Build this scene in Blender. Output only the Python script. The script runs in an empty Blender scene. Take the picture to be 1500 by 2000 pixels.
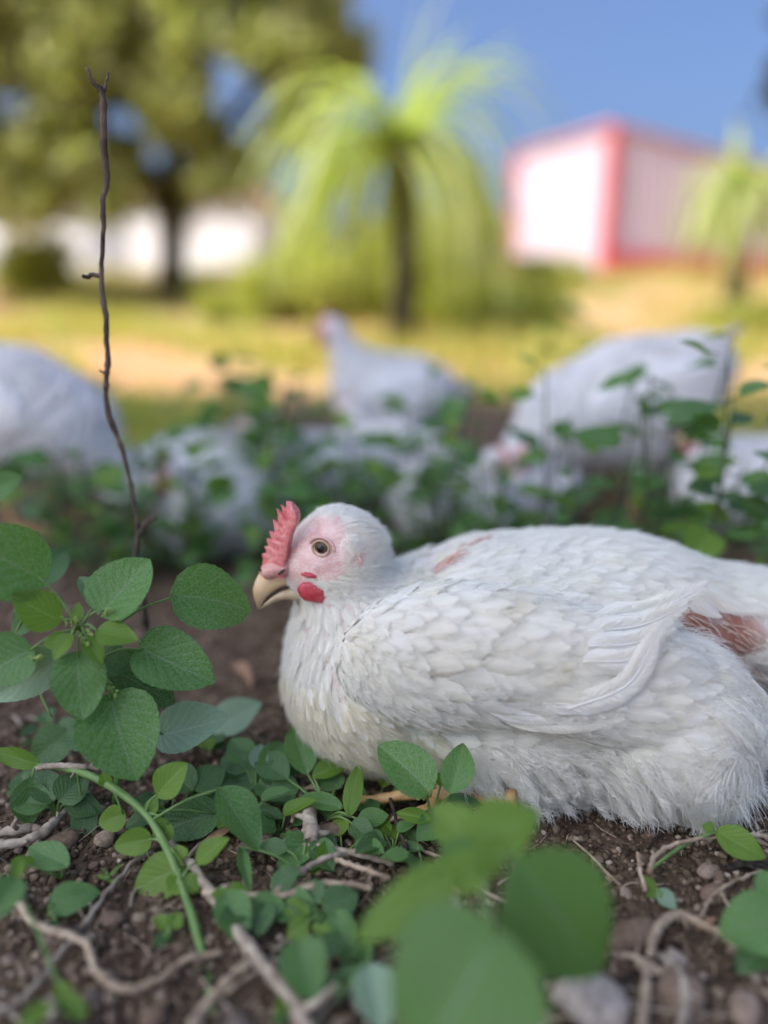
import bpy, math, random
import numpy as np
from mathutils import Vector, Matrix, Euler, noise as mnoise

# ------------------------------------------------------------------ camera, sky, sun, exposure
S = bpy.context.scene
COL = S.collection
PITCH = math.radians(15.2)
CH = 0.36                      # camera height
F = 1511.0                     # focal length in pixels of a 1500 px wide picture
cam_d = bpy.data.cameras.new('camera')
cam = bpy.data.objects.new('camera', cam_d)
COL.objects.link(cam)
cam.location = (0, 0, CH)
cam.rotation_euler = (math.pi / 2 - PITCH, 0, 0)
cam_d.sensor_fit = 'HORIZONTAL'
cam_d.sensor_width = 26.0
cam_d.lens = 26.0 * F / 1500.0
cam_d.clip_start = 0.01
cam_d.clip_end = 2000
cam_d.dof.use_dof = True
cam_d.dof.focus_distance = 0.538
cam_d.dof.aperture_fstop = 1.1
S.camera = cam

SUN_EL = math.radians(50)
SUN_AZ = math.atan2(-0.84, -0.55)      # direction to the sun, measured from +Y towards +X
to_sun = Vector((math.sin(SUN_AZ) * math.cos(SUN_EL), math.cos(SUN_AZ) * math.cos(SUN_EL), math.sin(SUN_EL)))
W = bpy.data.worlds.new('World')
S.world = W
W.use_nodes = True
wn = W.node_tree
wn.nodes.clear()
w_out = wn.nodes.new('ShaderNodeOutputWorld')
w_bg = wn.nodes.new('ShaderNodeBackground')
w_sky = wn.nodes.new('ShaderNodeTexSky')
w_sky.sky_type = 'NISHITA'
w_sky.sun_disc = False
w_sky.sun_elevation = SUN_EL
w_sky.sun_rotation = SUN_AZ
w_sky.air_density = 0.7
w_sky.dust_density = 7.0
w_sky.ozone_density = 5.5
w_bg.inputs['Strength'].default_value = 0.11
w_mul = wn.nodes.new('ShaderNodeMix')
w_mul.data_type = 'RGBA'; w_mul.blend_type = 'MULTIPLY'
w_mul.inputs[0].default_value = 1.0
w_mul.inputs[7].default_value = (0.91, 0.98, 1.08, 1)      # one even tint: a deeper blue air
wn.links.new(w_sky.outputs[0], w_mul.inputs[6])
wn.links.new(w_mul.outputs[2], w_bg.inputs[0])
wn.links.new(w_bg.outputs[0], w_out.inputs[0])
sun_d = bpy.data.lights.new('sun', 'SUN')
sun_d.energy = 2.2
sun_d.angle = math.radians(0.5)
sun_d.color = (1.0, 0.93, 0.82)
sun = bpy.data.objects.new('sun', sun_d)
COL.objects.link(sun)
sun.rotation_euler = to_sun.to_track_quat('Z', 'Y').to_euler()
S.view_settings.view_transform = 'Standard'
S.view_settings.look = 'None'
S.view_settings.gamma = 1
S.view_settings.use_curve_mapping = False
S.view_settings.exposure = 1.25
S.cycles.use_denoising = True
S.cycles.max_bounces = 8
S.cycles.transparent_max_bounces = 8
S.cycles.sample_clamp_indirect = 6

rng = np.random.default_rng(7)
R = random.Random(11)

# ------------------------------------------------------------------ pixel -> world
cp, sp = math.cos(PITCH), math.sin(PITCH)
def ray(px, py):
    rx = (px - 750.0) / F
    ry = (1000.0 - py) / F
    return np.array([rx, cp + ry * sp, -sp + ry * cp])
def at(px, py, Y):
    d = ray(px, py)
    return np.array([0, 0, CH]) + d * (Y / d[1])
def atz(px, py, z=0.0):
    d = ray(px, py)
    return np.array([0, 0, CH]) + d * ((z - CH) / d[2])
def pxm(p):                    # pixels per metre at point p
    return F / (p[1] * cp + (CH - p[2]) * sp)
def project(p):
    d = p[1] * cp + (CH - p[2]) * sp
    u = -(CH - p[2]) * cp + p[1] * sp
    return 750 + F * p[0] / d, 1000 - F * u / d

# ------------------------------------------------------------------ materials
MATS = {}
def new_mat(name):
    m = bpy.data.materials.new(name)
    m.use_nodes = True
    nt = m.node_tree
    b = nt.nodes['Principled BSDF']
    MATS[name] = m
    return m, nt, b
def N(nt, t, **kw):
    n = nt.nodes.new(t)
    for k, v in kw.items():
        if k in n.inputs.keys():
            n.inputs[k].default_value = v
        else:
            setattr(n, k, v)
    return n
def L(nt, a, b): nt.links.new(a, b)
def ramp(nt, fac, stops):
    r = nt.nodes.new('ShaderNodeValToRGB')
    e = r.color_ramp.elements
    while len(e) < len(stops): e.new(0.5)
    for i, (p, c) in enumerate(stops):
        e[i].position = p
        e[i].color = (*c, 1) if len(c) == 3 else c
    L(nt, fac, r.inputs[0])
    return r
def mixc(nt, fac, a, b, mode='MIX'):
    m = nt.nodes.new('ShaderNodeMix')
    m.data_type = 'RGBA'
    m.blend_type = mode
    for s, v in ((m.inputs[0], fac), (m.inputs[6], a), (m.inputs[7], b)):
        if isinstance(v, (int, float)): s.default_value = v
        elif isinstance(v, tuple): s.default_value = (*v, 1) if len(v) == 3 else v
        else: L(nt, v, s)
    return m.outputs[2]
def math_n(nt, op, a, b=None, c=None):
    m = nt.nodes.new('ShaderNodeMath')
    m.operation = op
    for i, v in enumerate((a, b, c)):
        if v is None: continue
        if isinstance(v, (int, float)): m.inputs[i].default_value = v
        else: L(nt, v, m.inputs[i])
    return m.outputs[0]
def bump(nt, b, h, strength=0.4, dist=0.002):
    n = nt.nodes.new('ShaderNodeBump')
    n.inputs['Strength'].default_value = strength
    n.inputs['Distance'].default_value = dist
    L(nt, h, n.inputs['Height'])
    L(nt, n.outputs[0], b.inputs['Normal'])
    return n
def simple(name, c1, c2, scale=40, rough=0.7, spec=0.3, bs=0.3, bd=0.001, detail=6):
    m, nt, b = new_mat(name)
    tc = N(nt, 'ShaderNodeTexCoord')
    n = N(nt, 'ShaderNodeTexNoise', Scale=scale, Detail=detail)
    L(nt, tc.outputs['Object'], n.inputs['Vector'])
    r = ramp(nt, n.outputs[0], [(0.3, c1), (0.7, c2)])
    L(nt, r.outputs[0], b.inputs['Base Color'])
    b.inputs['Roughness'].default_value = rough
    b.inputs['Specular IOR Level'].default_value = spec
    if bs: bump(nt, b, n.outputs[0], bs, bd)
    return m

def leaf_mat(name, c1, c2, vein, speck=0.0, trans=0.3, rough=0.45, tcol=None):
    """leaf blade: colour per object, pale veins from the UVs, dusty specks, light passing through"""
    m, nt, b = new_mat(name)
    oi = N(nt, 'ShaderNodeObjectInfo')
    base = ramp(nt, oi.outputs['Random'], [(0.0, c1), (1.0, c2)]).outputs[0]
    tc = N(nt, 'ShaderNodeTexCoord')
    uv = N(nt, 'ShaderNodeSeparateXYZ')
    L(nt, tc.outputs['UV'], uv.inputs[0])
    au = math_n(nt, 'ABSOLUTE', math_n(nt, 'SUBTRACT', uv.outputs[0], 0.5))
    n1 = N(nt, 'ShaderNodeTexNoise', Scale=45, Detail=5)
    L(nt, tc.outputs['Object'], n1.inputs['Vector'])
    base = mixc(nt, math_n(nt, 'MULTIPLY', n1.outputs[0], 0.55), base, tuple(x * 1.7 for x in c2))
    # mid vein and side veins
    mid = math_n(nt, 'LESS_THAN', au, 0.014)
    k = math_n(nt, 'SUBTRACT', math_n(nt, 'MULTIPLY', uv.outputs[1], 6.5), math_n(nt, 'MULTIPLY', math_n(nt, 'POWER', au, 0.8), 6.0))
    fr = math_n(nt, 'ABSOLUTE', math_n(nt, 'SUBTRACT', math_n(nt, 'FRACT', k), 0.5))
    side = math_n(nt, 'LESS_THAN', fr, 0.06)
    v = math_n(nt, 'MAXIMUM', mid, math_n(nt, 'MULTIPLY', side, 0.6))
    col = mixc(nt, math_n(nt, 'MULTIPLY', v, 0.9), base, vein)
    n3 = N(nt, 'ShaderNodeTexNoise', Scale=190, Detail=3)
    L(nt, tc.outputs['Object'], n3.inputs['Vector'])
    if speck > 0:
        n2 = N(nt, 'ShaderNodeTexNoise', Scale=330, Detail=4, Roughness=0.7)
        L(nt, tc.outputs['Object'], n2.inputs['Vector'])
        n4 = N(nt, 'ShaderNodeTexNoise', Scale=38, Detail=2)
        L(nt, tc.outputs['Object'], n4.inputs['Vector'])
        sp_ = math_n(nt, 'MULTIPLY', math_n(nt, 'GREATER_THAN', n2.outputs[0], 0.575 - 0.02 * speck), math_n(nt, 'GREATER_THAN', n4.outputs[0], 0.47))
        col = mixc(nt, math_n(nt, 'MULTIPLY', sp_, 0.7), col, (0.42, 0.48, 0.38))
    L(nt, col, b.inputs['Base Color'])
    b.inputs['Roughness'].default_value = rough
    b.inputs['Specular IOR Level'].default_value = 0.36
    cell = math_n(nt, 'MULTIPLY', math_n(nt, 'POWER', math_n(nt, 'SUBTRACT', 0.5, fr), 0.5), 1.0)
    hh = math_n(nt, 'ADD', math_n(nt, 'MULTIPLY', fr, 1.6), math_n(nt, 'MULTIPLY', n3.outputs[0], 0.5))
    bump(nt, b, hh, 0.35, 0.0008)
    tr = N(nt, 'ShaderNodeBsdfTranslucent')
    tcx = mixc(nt, 1.0, col, tcol or (1.5, 1.9, 0.6), 'MULTIPLY')
    L(nt, tcx, tr.inputs[0])
    ms = N(nt, 'ShaderNodeMixShader')
    ms.inputs[0].default_value = trans
    L(nt, b.outputs[0], ms.inputs[1]); L(nt, tr.outputs[0], ms.inputs[2])
    L(nt, ms.outputs[0], nt.nodes['Material Output'].inputs[0])
    return m

LEAF = leaf_mat('leaf_green', (0.042, 0.125, 0.018), (0.068, 0.172, 0.024), (0.14, 0.22, 0.10), 1.0)
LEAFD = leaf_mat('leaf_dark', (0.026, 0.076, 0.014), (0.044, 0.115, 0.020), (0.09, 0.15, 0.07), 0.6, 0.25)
LEAFY = leaf_mat('leaf_young', (0.085, 0.165, 0.018), (0.125, 0.210, 0.026), (0.20, 0.32, 0.09), 0.0, 0.35)
LEAFP = leaf_mat('leaf_pale', (0.13, 0.21, 0.13), (0.18, 0.27, 0.17), (0.26, 0.34, 0.24), 0.4, 0.2)
LEAFF = leaf_mat('leaf_near', (0.052, 0.125, 0.026), (0.075, 0.155, 0.032), (0.13, 0.22, 0.11), 0.0, 0.3)
STEM = simple('green_stem', (0.10, 0.19, 0.045), (0.17, 0.27, 0.08), 90, 0.5, 0.4, 0.3, 0.0006)
STEMD = simple('dark_stem', (0.05, 0.075, 0.03), (0.09, 0.10, 0.05), 90, 0.6)
FLOWER = simple('flower_spike', (0.20, 0.32, 0.07), (0.30, 0.40, 0.12), 300, 0.6)
TWIG_TAN = simple('twig_tan', (0.26, 0.18, 0.115), (0.56, 0.44, 0.31), 120, 0.8, 0.2, 0.9, 0.002)
TWIG_GREY = simple('twig_grey', (0.18, 0.135, 0.095), (0.50, 0.42, 0.32), 110, 0.85, 0.2, 1.0, 0.002)
TWIG_DARK = simple('twig_dark', (0.018, 0.014, 0.012), (0.075, 0.058, 0.045), 150, 0.8, 0.2, 1.0, 0.002)
BARK = simple('bark', (0.035, 0.028, 0.02), (0.10, 0.08, 0.06), 9, 0.9, 0.2, 0.9, 0.03)
def crown_mat(name, c1, c2, trans=0.35):
    m, nt, b = new_mat(name)
    g = N(nt, 'ShaderNodeNewGeometry')
    r = ramp(nt, g.outputs['Random Per Island'], [(0, c1), (1, c2)])
    L(nt, r.outputs[0], b.inputs['Base Color'])
    b.inputs['Roughness'].default_value = 0.5
    b.inputs['Specular IOR Level'].default_value = 0.35
    tr = N(nt, 'ShaderNodeBsdfTranslucent')
    L(nt, mixc(nt, 1.0, r.outputs[0], (1.5, 1.7, 0.6), 'MULTIPLY'), tr.inputs[0])
    ms = N(nt, 'ShaderNodeMixShader'); ms.inputs[0].default_value = trans
    L(nt, b.outputs[0], ms.inputs[1]); L(nt, tr.outputs[0], ms.inputs[2])
    L(nt, ms.outputs[0], nt.nodes['Material Output'].inputs[0])
    return m
CROWN = crown_mat('tree_leaves', (0.15, 0.17, 0.07), (0.56, 0.55, 0.27), 0.45)
CROWN2 = crown_mat('shade_leaves', (0.09, 0.11, 0.03), (0.16, 0.17, 0.06), 0.35)
BARKLEAF = crown_mat('dark_leaves', (0.03, 0.045, 0.03), (0.07, 0.09, 0.05), 0.2)
BUSH = crown_mat('bush_leaves', (0.30, 0.33, 0.07), (0.52, 0.48, 0.15), 0.5)
PALM = crown_mat('palm_leaves', (0.30, 0.36, 0.12), (0.52, 0.54, 0.26), 0.45)
GRASS = crown_mat('grass_blades', (0.30, 0.35, 0.08), (0.62, 0.50, 0.18), 0.4)

# plumage
def attr_mat(name, rough=0.75, sheen=0.2, trans=0.0, barbs=False, spec=0.25):
    m, nt, b = new_mat(name)
    a = N(nt, 'ShaderNodeAttribute', attribute_name='Col')
    col = a.outputs['Color']
    if barbs:
        tc = N(nt, 'ShaderNodeTexCoord')
        uv = N(nt, 'ShaderNodeSeparateXYZ'); L(nt, tc.outputs['UV'], uv.inputs[0])
        au = math_n(nt, 'ABSOLUTE', math_n(nt, 'SUBTRACT', uv.outputs[0], 0.5))
        n = N(nt, 'ShaderNodeTexNoise', Scale=60, Detail=3)
        L(nt, tc.outputs['Object'], n.inputs['Vector'])
        w = math_n(nt, 'ADD', math_n(nt, 'MULTIPLY', math_n(nt, 'SUBTRACT', uv.outputs[1], math_n(nt, 'MULTIPLY', au, 0.9)), 190.0), math_n(nt, 'MULTIPLY', n.outputs[0], 9.0))
        sn = math_n(nt, 'SINE', w)
        shaft = math_n(nt, 'LESS_THAN', au, 0.018)
        h = math_n(nt, 'ADD', math_n(nt, 'MULTIPLY', sn, 0.5), math_n(nt, 'MULTIPLY', shaft, 2.0))
        bump(nt, b, h, 0.45, 0.0004)
        n5 = N(nt, 'ShaderNodeTexNoise', Scale=25, Detail=4)
        L(nt, tc.outputs['Object'], n5.inputs['Vector'])
        r = ramp(nt, n5.outputs[0], [(0.30, (1.04, 1.04, 1.06)), (0.62, (1, 0.985, 0.95)), (0.78, (0.90, 0.86, 0.74))])
        col = mixc(nt, 1.0, col, r.outputs[0], 'MULTIPLY')
    if not barbs and not trans:
        tc = N(nt, 'ShaderNodeTexCoord')
        n9 = N(nt, 'ShaderNodeTexNoise', Scale=420, Detail=5, Roughness=0.7); L(nt, tc.outputs['Object'], n9.inputs['Vector'])
        n8 = N(nt, 'ShaderNodeTexNoise', Scale=90, Detail=4); L(nt, tc.outputs['Object'], n8.inputs['Vector'])
        r9 = ramp(nt, n8.outputs[0], [(0.35, (0.86, 0.72, 0.70)), (0.6, (1.06, 1.08, 1.08))])
        col = mixc(nt, 1.0, col, r9.outputs[0], 'MULTIPLY')
        bump(nt, b, n9.outputs[0], 0.8, 0.0012)
    L(nt, col, b.inputs['Base Color'])
    b.inputs['Roughness'].default_value = rough
    b.inputs['Specular IOR Level'].default_value = spec
    if trans:
        tr = N(nt, 'ShaderNodeBsdfTranslucent'); L(nt, col, tr.inputs[0])
        ms = N(nt, 'ShaderNodeMixShader'); ms.inputs[0].default_value = trans
        L(nt, b.outputs[0], ms.inputs[1]); L(nt, tr.outputs[0], ms.inputs[2])
        L(nt, ms.outputs[0], nt.nodes['Material Output'].inputs[0])
    return m
SKIN = attr_mat('hen_skin', 0.6, spec=0.35)
FEATHER = attr_mat('feather', 0.6, trans=0.22, barbs=True, spec=0.25)
def hair_mat(name, c, c2, trans=0.5):
    m, nt, b = new_mat(name)
    hi = N(nt, 'ShaderNodeHairInfo')
    r = ramp(nt, hi.outputs['Random'], [(0, c), (1, c2)])
    d = N(nt, 'ShaderNodeBsdfDiffuse'); L(nt, r.outputs[0], d.inputs[0])
    tr = N(nt, 'ShaderNodeBsdfTranslucent'); L(nt, r.outputs[0], tr.inputs[0])
    ms = N(nt, 'ShaderNodeMixShader'); ms.inputs[0].default_value = trans
    L(nt, d.outputs[0], ms.inputs[1]); L(nt, tr.outputs[0], ms.inputs[2])
    L(nt, ms.outputs[0], nt.nodes['Material Output'].inputs[0])
    return m
DOWN = hair_mat('down_white', (0.91, 0.895, 0.82), (0.97, 0.955, 0.89))
DOWNC = hair_mat('down_cream', (0.84, 0.78, 0.62), (0.94, 0.90, 0.78))
COMB = simple('comb_red', (0.52, 0.10, 0.10), (0.72, 0.30, 0.27), 300, 0.42, 0.45, 0.9, 0.0012)
WATTLE = simple('wattle_red', (0.42, 0.03, 0.05), (0.56, 0.075, 0.09), 200, 0.35, 0.5, 0.4, 0.0006)
PINK = simple('ear_skin', (0.62, 0.34, 0.30), (0.72, 0.48, 0.42), 300, 0.5, 0.4, 0.5, 0.0005)
BEAK = simple('beak_horn', (0.62, 0.42, 0.22), (0.74, 0.56, 0.34), 90, 0.42, 0.45, 0.2, 0.0005)
BEAKL = simple('beak_horn_lower', (0.50, 0.38, 0.22), (0.62, 0.50, 0.33), 140, 0.45, 0.4, 0.2, 0.0005)
FOOTM = simple('foot_scales', (0.42, 0.24, 0.09), (0.60, 0.38, 0.17), 260, 0.5, 0.4, 0.7, 0.0008)
LID = simple('eyelid', (0.38, 0.24, 0.15), (0.55, 0.38, 0.25), 400, 0.5, 0.4, 0.5, 0.0004)
m, nt, b = new_mat('iris'); b.inputs['Base Color'].default_value = (0.10, 0.08, 0.045, 1); b.inputs['Roughness'].default_value = 0.06
m, nt, b = new_mat('pupil'); b.inputs['Base Color'].default_value = (0.004, 0.004, 0.004, 1); b.inputs['Roughness'].default_value = 0.05
m, nt, b = new_mat('dark_slit'); b.inputs['Base Color'].default_value = (0.03, 0.015, 0.01, 1); b.inputs['Roughness'].default_value = 0.7

# ------------------------------------------------------------------ mesh helpers
def mesh(name, V, Fc, smooth=True, uvs=None, col=None):
    me = bpy.data.meshes.new(name)
    V = np.asarray(V, dtype=np.float32)
    if isinstance(Fc, np.ndarray):
        n, k = Fc.shape
        me.vertices.add(len(V)); me.vertices.foreach_set('co', V.ravel())
        me.loops.add(n * k); me.loops.foreach_set('vertex_index', Fc.astype(np.int32).ravel())
        me.polygons.add(n); me.polygons.foreach_set('loop_start', np.arange(0, n * k, k, dtype=np.int32))
        me.polygons.foreach_set('loop_total', np.full(n, k, dtype=np.int32))
        me.update(calc_edges=True)
    else:
        me.from_pydata([tuple(map(float, v)) for v in V], [], Fc)
    if smooth: me.polygons.foreach_set('use_smooth', np.ones(len(me.polygons), dtype=bool))
    if uvs is not None:
        ul = me.uv_layers.new(name='UVMap')
        li = np.empty(len(me.loops), dtype=np.int32); me.loops.foreach_get('vertex_index', li)
        ul.data.foreach_set('uv', np.asarray(uvs, dtype=np.float32)[li].ravel())
    if col is not None:
        c = me.color_attributes.new('Col', 'FLOAT_COLOR', 'POINT')
        cc = np.ones((len(V), 4), dtype=np.float32); cc[:, :3] = col
        c.data.foreach_set('color', cc.ravel())
    me.validate(verbose=False)
    return me
def obj(name, me, mat=None, parent=None, loc=None):
    o = bpy.data.objects.new(name, me)
    COL.objects.link(o)
    if mat is not None and len(me.materials) == 0: me.materials.append(mat)
    if parent is not None: o.parent = parent
    if loc is not None: o.location = loc
    return o
def tag(o, label=None, cat=None, group=None, kind=None):
    if label: o['label'] = label
    if cat: o['category'] = cat
    if group: o['group'] = group
    if kind: o['kind'] = kind
    return o
def thing(name, label, cat, loc=(0, 0, 0), group=None, rz=0):
    o = bpy.data.objects.new(name, None); COL.objects.link(o)
    o.empty_display_size = 0.05
    o.location = tuple(map(float, loc)); o.rotation_euler = (0, 0, rz)
    return tag(o, label, cat, group)
def copy_tree(o, parent=None):
    c = o.copy(); COL.objects.link(c)
    if parent is not None: c.parent = parent
    for ch in list(o.children): copy_tree(ch, c)
    return c
def norm(v):
    v = np.asarray(v, float); n = np.linalg.norm(v, axis=-1, keepdims=True)
    return v / np.maximum(n, 1e-12)
def smooth_path(pts, n):
    pts = np.asarray(pts, float)
    k = len(pts)
    if k < 3:
        t = np.linspace(0, 1, n)[:, None]
        return pts[0] * (1 - t) + pts[-1] * t
    t = np.linspace(0, k - 1, n); i = np.clip(t.astype(int), 0, k - 2); f = (t - i)[:, None]
    P = np.vstack([2 * pts[0] - pts[1], pts, 2 * pts[-1] - pts[-2]])
    p0, p1, p2, p3 = P[i], P[i + 1], P[i + 2], P[i + 3]
    return 0.5 * ((2 * p1) + (-p0 + p2) * f + (2 * p0 - 5 * p1 + 4 * p2 - p3) * f ** 2 + (-p0 + 3 * p1 - 3 * p2 + p3) * f ** 3)
def tube(pts, rad, seg=8, wob=0.0, seed=0, cap=True):
    pts = np.asarray(pts, float); n = len(pts)
    rad = np.interp(np.linspace(0, 1, n), np.linspace(0, 1, len(rad)), rad) if hasattr(rad, '__len__') else np.full(n, rad)
    T = norm(np.gradient(pts, axis=0))
    ref = np.array([0.3, 0.2, 1.0]) if abs(T[0][2]) < 0.8 else np.array([1.0, 0.1, 0.2])
    V = []
    rg = np.random.default_rng(seed)
    a = norm(np.cross(T[0], ref))
    for i in range(n):
        a = norm(a - T[i] * np.dot(a, T[i])); b_ = np.cross(T[i], a)
        for j in range(seg):
            th = 2 * math.pi * j / seg
            r = rad[i] * (1 + (wob * 4.5 * mnoise.noise(Vector((math.cos(th) * 1.6, math.sin(th) * 1.6 + seed, i * 0.33))) if wob else 0))
            V.append(pts[i] + (a * math.cos(th) + b_ * math.sin(th)) * r)
    Fc = []
    for i in range(n - 1):
        for j in range(seg):
            k = (j + 1) % seg
            Fc.append((i * seg + j, i * seg + k, (i + 1) * seg + k, (i + 1) * seg + j))
    if cap:
        V.append(pts[0]); V.append(pts[-1]); c0, c1 = len(V) - 2, len(V) - 1
        for j in range(seg):
            k = (j + 1) % seg
            Fc.append((c0, k, j)); Fc.append((c1, (n - 1) * seg + j, (n - 1) * seg + k))
    return V, Fc
class MB:
    def __init__(s): s.V = []; s.F = []
    def add(s, V, Fc):
        o = len(s.V); s.V.extend(V); s.F.extend([tuple(i + o for i in f) for f in Fc]); return s
    def tube(s, *a, **k): return s.add(*tube(*a, **k))
    def box(s, c, h, R_=None):
        V = []
        for x in (-1, 1):
            for y in (-1, 1):
                for z in (-1, 1):
                    p = Vector((x * h[0], y * h[1], z * h[2]))
                    if R_ is not None: p = R_ @ p
                    V.append(np.array(p) + np.array(c))
        return s.add(V, [(0, 1, 3, 2), (4, 6, 7, 5), (0, 4, 5, 1), (2, 3, 7, 6), (0, 2, 6, 4), (1, 5, 7, 3)])
    def build(s, name, mat, parent=None, smooth=True, origin=(0, 0, 0)):
        V = np.asarray(s.V) - np.asarray(origin)
        return obj(name, mesh(name, V, s.F, smooth), mat, parent)
def ico(sub=2):
    import bmesh
    bm = bmesh.new(); bmesh.ops.create_icosphere(bm, subdivisions=sub, radius=1)
    V = np.array([v.co[:] for v in bm.verts]); Fc = np.array([[v.index for v in f.verts] for f in bm.faces]); bm.free()
    return V, Fc
ICO1, ICO2, ICO3 = ico(1), ico(2), ico(3)

# ------------------------------------------------------------------ ground
def fnoise(x, y, s, seed=0.0):
    return mnoise.noise(Vector((x * s + seed, y * s - seed, seed * 0.37)))
def hgt(x, y):
    d = y
    h = 0.0
    if d > 3.2:
        t = min((d - 3.2) / 11.0, 1.0)
        h += 0.78 * (t * t * (3 - 2 * t)) ** 0.85
    if d > 14: h += (min(d, 120) - 14) * 0.004
    r = max(abs(x), abs(y))
    amp = 0.006 + 0.03 * min(max((r - 1.5) / 6, 0), 1)
    h += amp * fnoise(x, y, 2.2 if r > 2 else 5.0, 3.1)
    if r < 3:
        h += 0.0045 * fnoise(x, y, 28, 1.3) + 0.0022 * fnoise(x, y, 70, 5.3)
    return h - 0.004
def spacing(n, c, k, ext):
    t = np.linspace(-1, 1, n); a = np.sinh(t * k) / math.sinh(k)
    return c + a * ext
gx = spacing(361, 0.05, 7.2, 400); gy = spacing(361, 0.55, 7.2, 400)
X, Y = np.meshgrid(gx, gy, indexing='ij')
Z = np.array([[hgt(x, y) for y in gy] for x in gx])
V = np.stack([X, Y, Z], -1).reshape(-1, 3)
idx = np.arange(361 * 361).reshape(361, 361)
Fc = np.stack([idx[:-1, :-1], idx[1:, :-1], idx[1:, 1:], idx[:-1, 1:]], -1).reshape(-1, 4)
m, nt, b = new_mat('soil')
tc = N(nt, 'ShaderNodeTexCoord')
n1 = N(nt, 'ShaderNodeTexNoise', Scale=60, Detail=10, Roughness=0.65); L(nt, tc.outputs['Object'], n1.inputs['Vector'])
n2 = N(nt, 'ShaderNodeTexNoise', Scale=7, Detail=6); L(nt, tc.outputs['Object'], n2.inputs['Vector'])
n3 = N(nt, 'ShaderNodeTexNoise', Scale=0.75, Detail=5); L(nt, tc.outputs['Object'], n3.inputs['Vector'])
v1 = N(nt, 'ShaderNodeTexVoronoi', Scale=160); L(nt, tc.outputs['Object'], v1.inputs['Vector'])
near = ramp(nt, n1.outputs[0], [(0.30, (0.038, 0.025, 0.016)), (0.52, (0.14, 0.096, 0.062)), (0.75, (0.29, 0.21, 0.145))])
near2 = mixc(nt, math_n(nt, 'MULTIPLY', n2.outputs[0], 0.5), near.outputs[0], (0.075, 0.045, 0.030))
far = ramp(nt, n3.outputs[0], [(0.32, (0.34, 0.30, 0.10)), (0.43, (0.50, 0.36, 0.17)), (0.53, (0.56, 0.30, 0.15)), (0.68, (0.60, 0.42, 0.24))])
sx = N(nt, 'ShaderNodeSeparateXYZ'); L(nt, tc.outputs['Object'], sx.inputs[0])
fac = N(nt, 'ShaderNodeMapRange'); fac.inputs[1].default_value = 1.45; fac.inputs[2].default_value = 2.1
vs_ = N(nt, 'ShaderNodeVectorMath', operation='SUBTRACT'); vs_.inputs[1].default_value = (0.1, 1.3, 0); L(nt, tc.outputs['Object'], vs_.inputs[0]); vl = N(nt, 'ShaderNodeVectorMath', operation='LENGTH'); L(nt, vs_.outputs[0], vl.inputs[0]); L(nt, vl.outputs['Value'], fac.inputs[0])  # ring of pale earth, its unseen part behind the camera added to bounce sun
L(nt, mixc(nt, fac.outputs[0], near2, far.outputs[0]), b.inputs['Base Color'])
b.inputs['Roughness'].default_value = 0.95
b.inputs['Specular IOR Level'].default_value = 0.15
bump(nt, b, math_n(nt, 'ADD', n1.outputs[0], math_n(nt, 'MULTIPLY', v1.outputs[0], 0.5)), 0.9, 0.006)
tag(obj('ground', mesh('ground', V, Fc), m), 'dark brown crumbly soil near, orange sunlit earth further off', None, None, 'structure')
def gz(x, y): return hgt(x, y)

# ------------------------------------------------------------------ implicit shapes (numpy surface nets)
class Sdf:
    """smooth union of ellipsoids and tapered capsules"""
    def __init__(s, parts, k=0.02): s.parts = parts; s.k = k
    def __call__(s, P):
        P = np.asarray(P, dtype=np.float64)
        d = None
        for q in s.parts:
            if q[0] == 'e':
                _, c, r, ang = q
                p = P - np.array(c)
                if ang:
                    ca, sa = math.cos(ang), math.sin(ang)
                    p = np.stack([p[..., 0] * ca + p[..., 2] * sa, p[..., 1], -p[..., 0] * sa + p[..., 2] * ca], -1)
                r = np.array(r)
                k0 = np.sqrt(((p / r) ** 2).sum(-1)); k1 = np.sqrt(((p / r ** 2) ** 2).sum(-1))
                e = k0 * (k0 - 1) / np.maximum(k1, 1e-9)
            else:
                _, a, b_, ra, rb = q
                a = np.array(a); b_ = np.array(b_); ba = b_ - a
                h = np.clip(((P - a) @ ba) / (ba @ ba), 0, 1)
                e = np.linalg.norm(P - a - h[..., None] * ba, axis=-1) - (ra + (rb - ra) * h)
            if d is None: d = e
            else:
                k = s.k
                h = np.clip(0.5 + 0.5 * (d - e) / k, 0, 1)
                d = d * (1 - h) + e * h - k * h * (1 - h)
        return d
    def grad(s, P, e=0.001):
        P = np.asarray(P, float)
        g = np.stack([s(P + np.eye(3)[i] * e) - s(P - np.eye(3)[i] * e) for i in range(3)], -1)
        return norm(g)
    def snap(s, P, off=0.0, it=3):
        P = np.array(P, float)
        for _ in range(it):
            P = P - s.grad(P) * (s(P) - off)[..., None]
        return P
    def hit(s, px, py, y0=0.3, y1=0.9):
        ts = np.linspace(y0, y1, 1200)
        d = ray(px, py); P = np.array([0, 0, CH]) + d[None] * (ts / d[1])[:, None]
        v = s(P); i = np.argmax(v < 0)
        if v[i] >= 0: i = np.argmin(v)
        p = P[i]
        return p, s.grad(p[None])[0]
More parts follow.
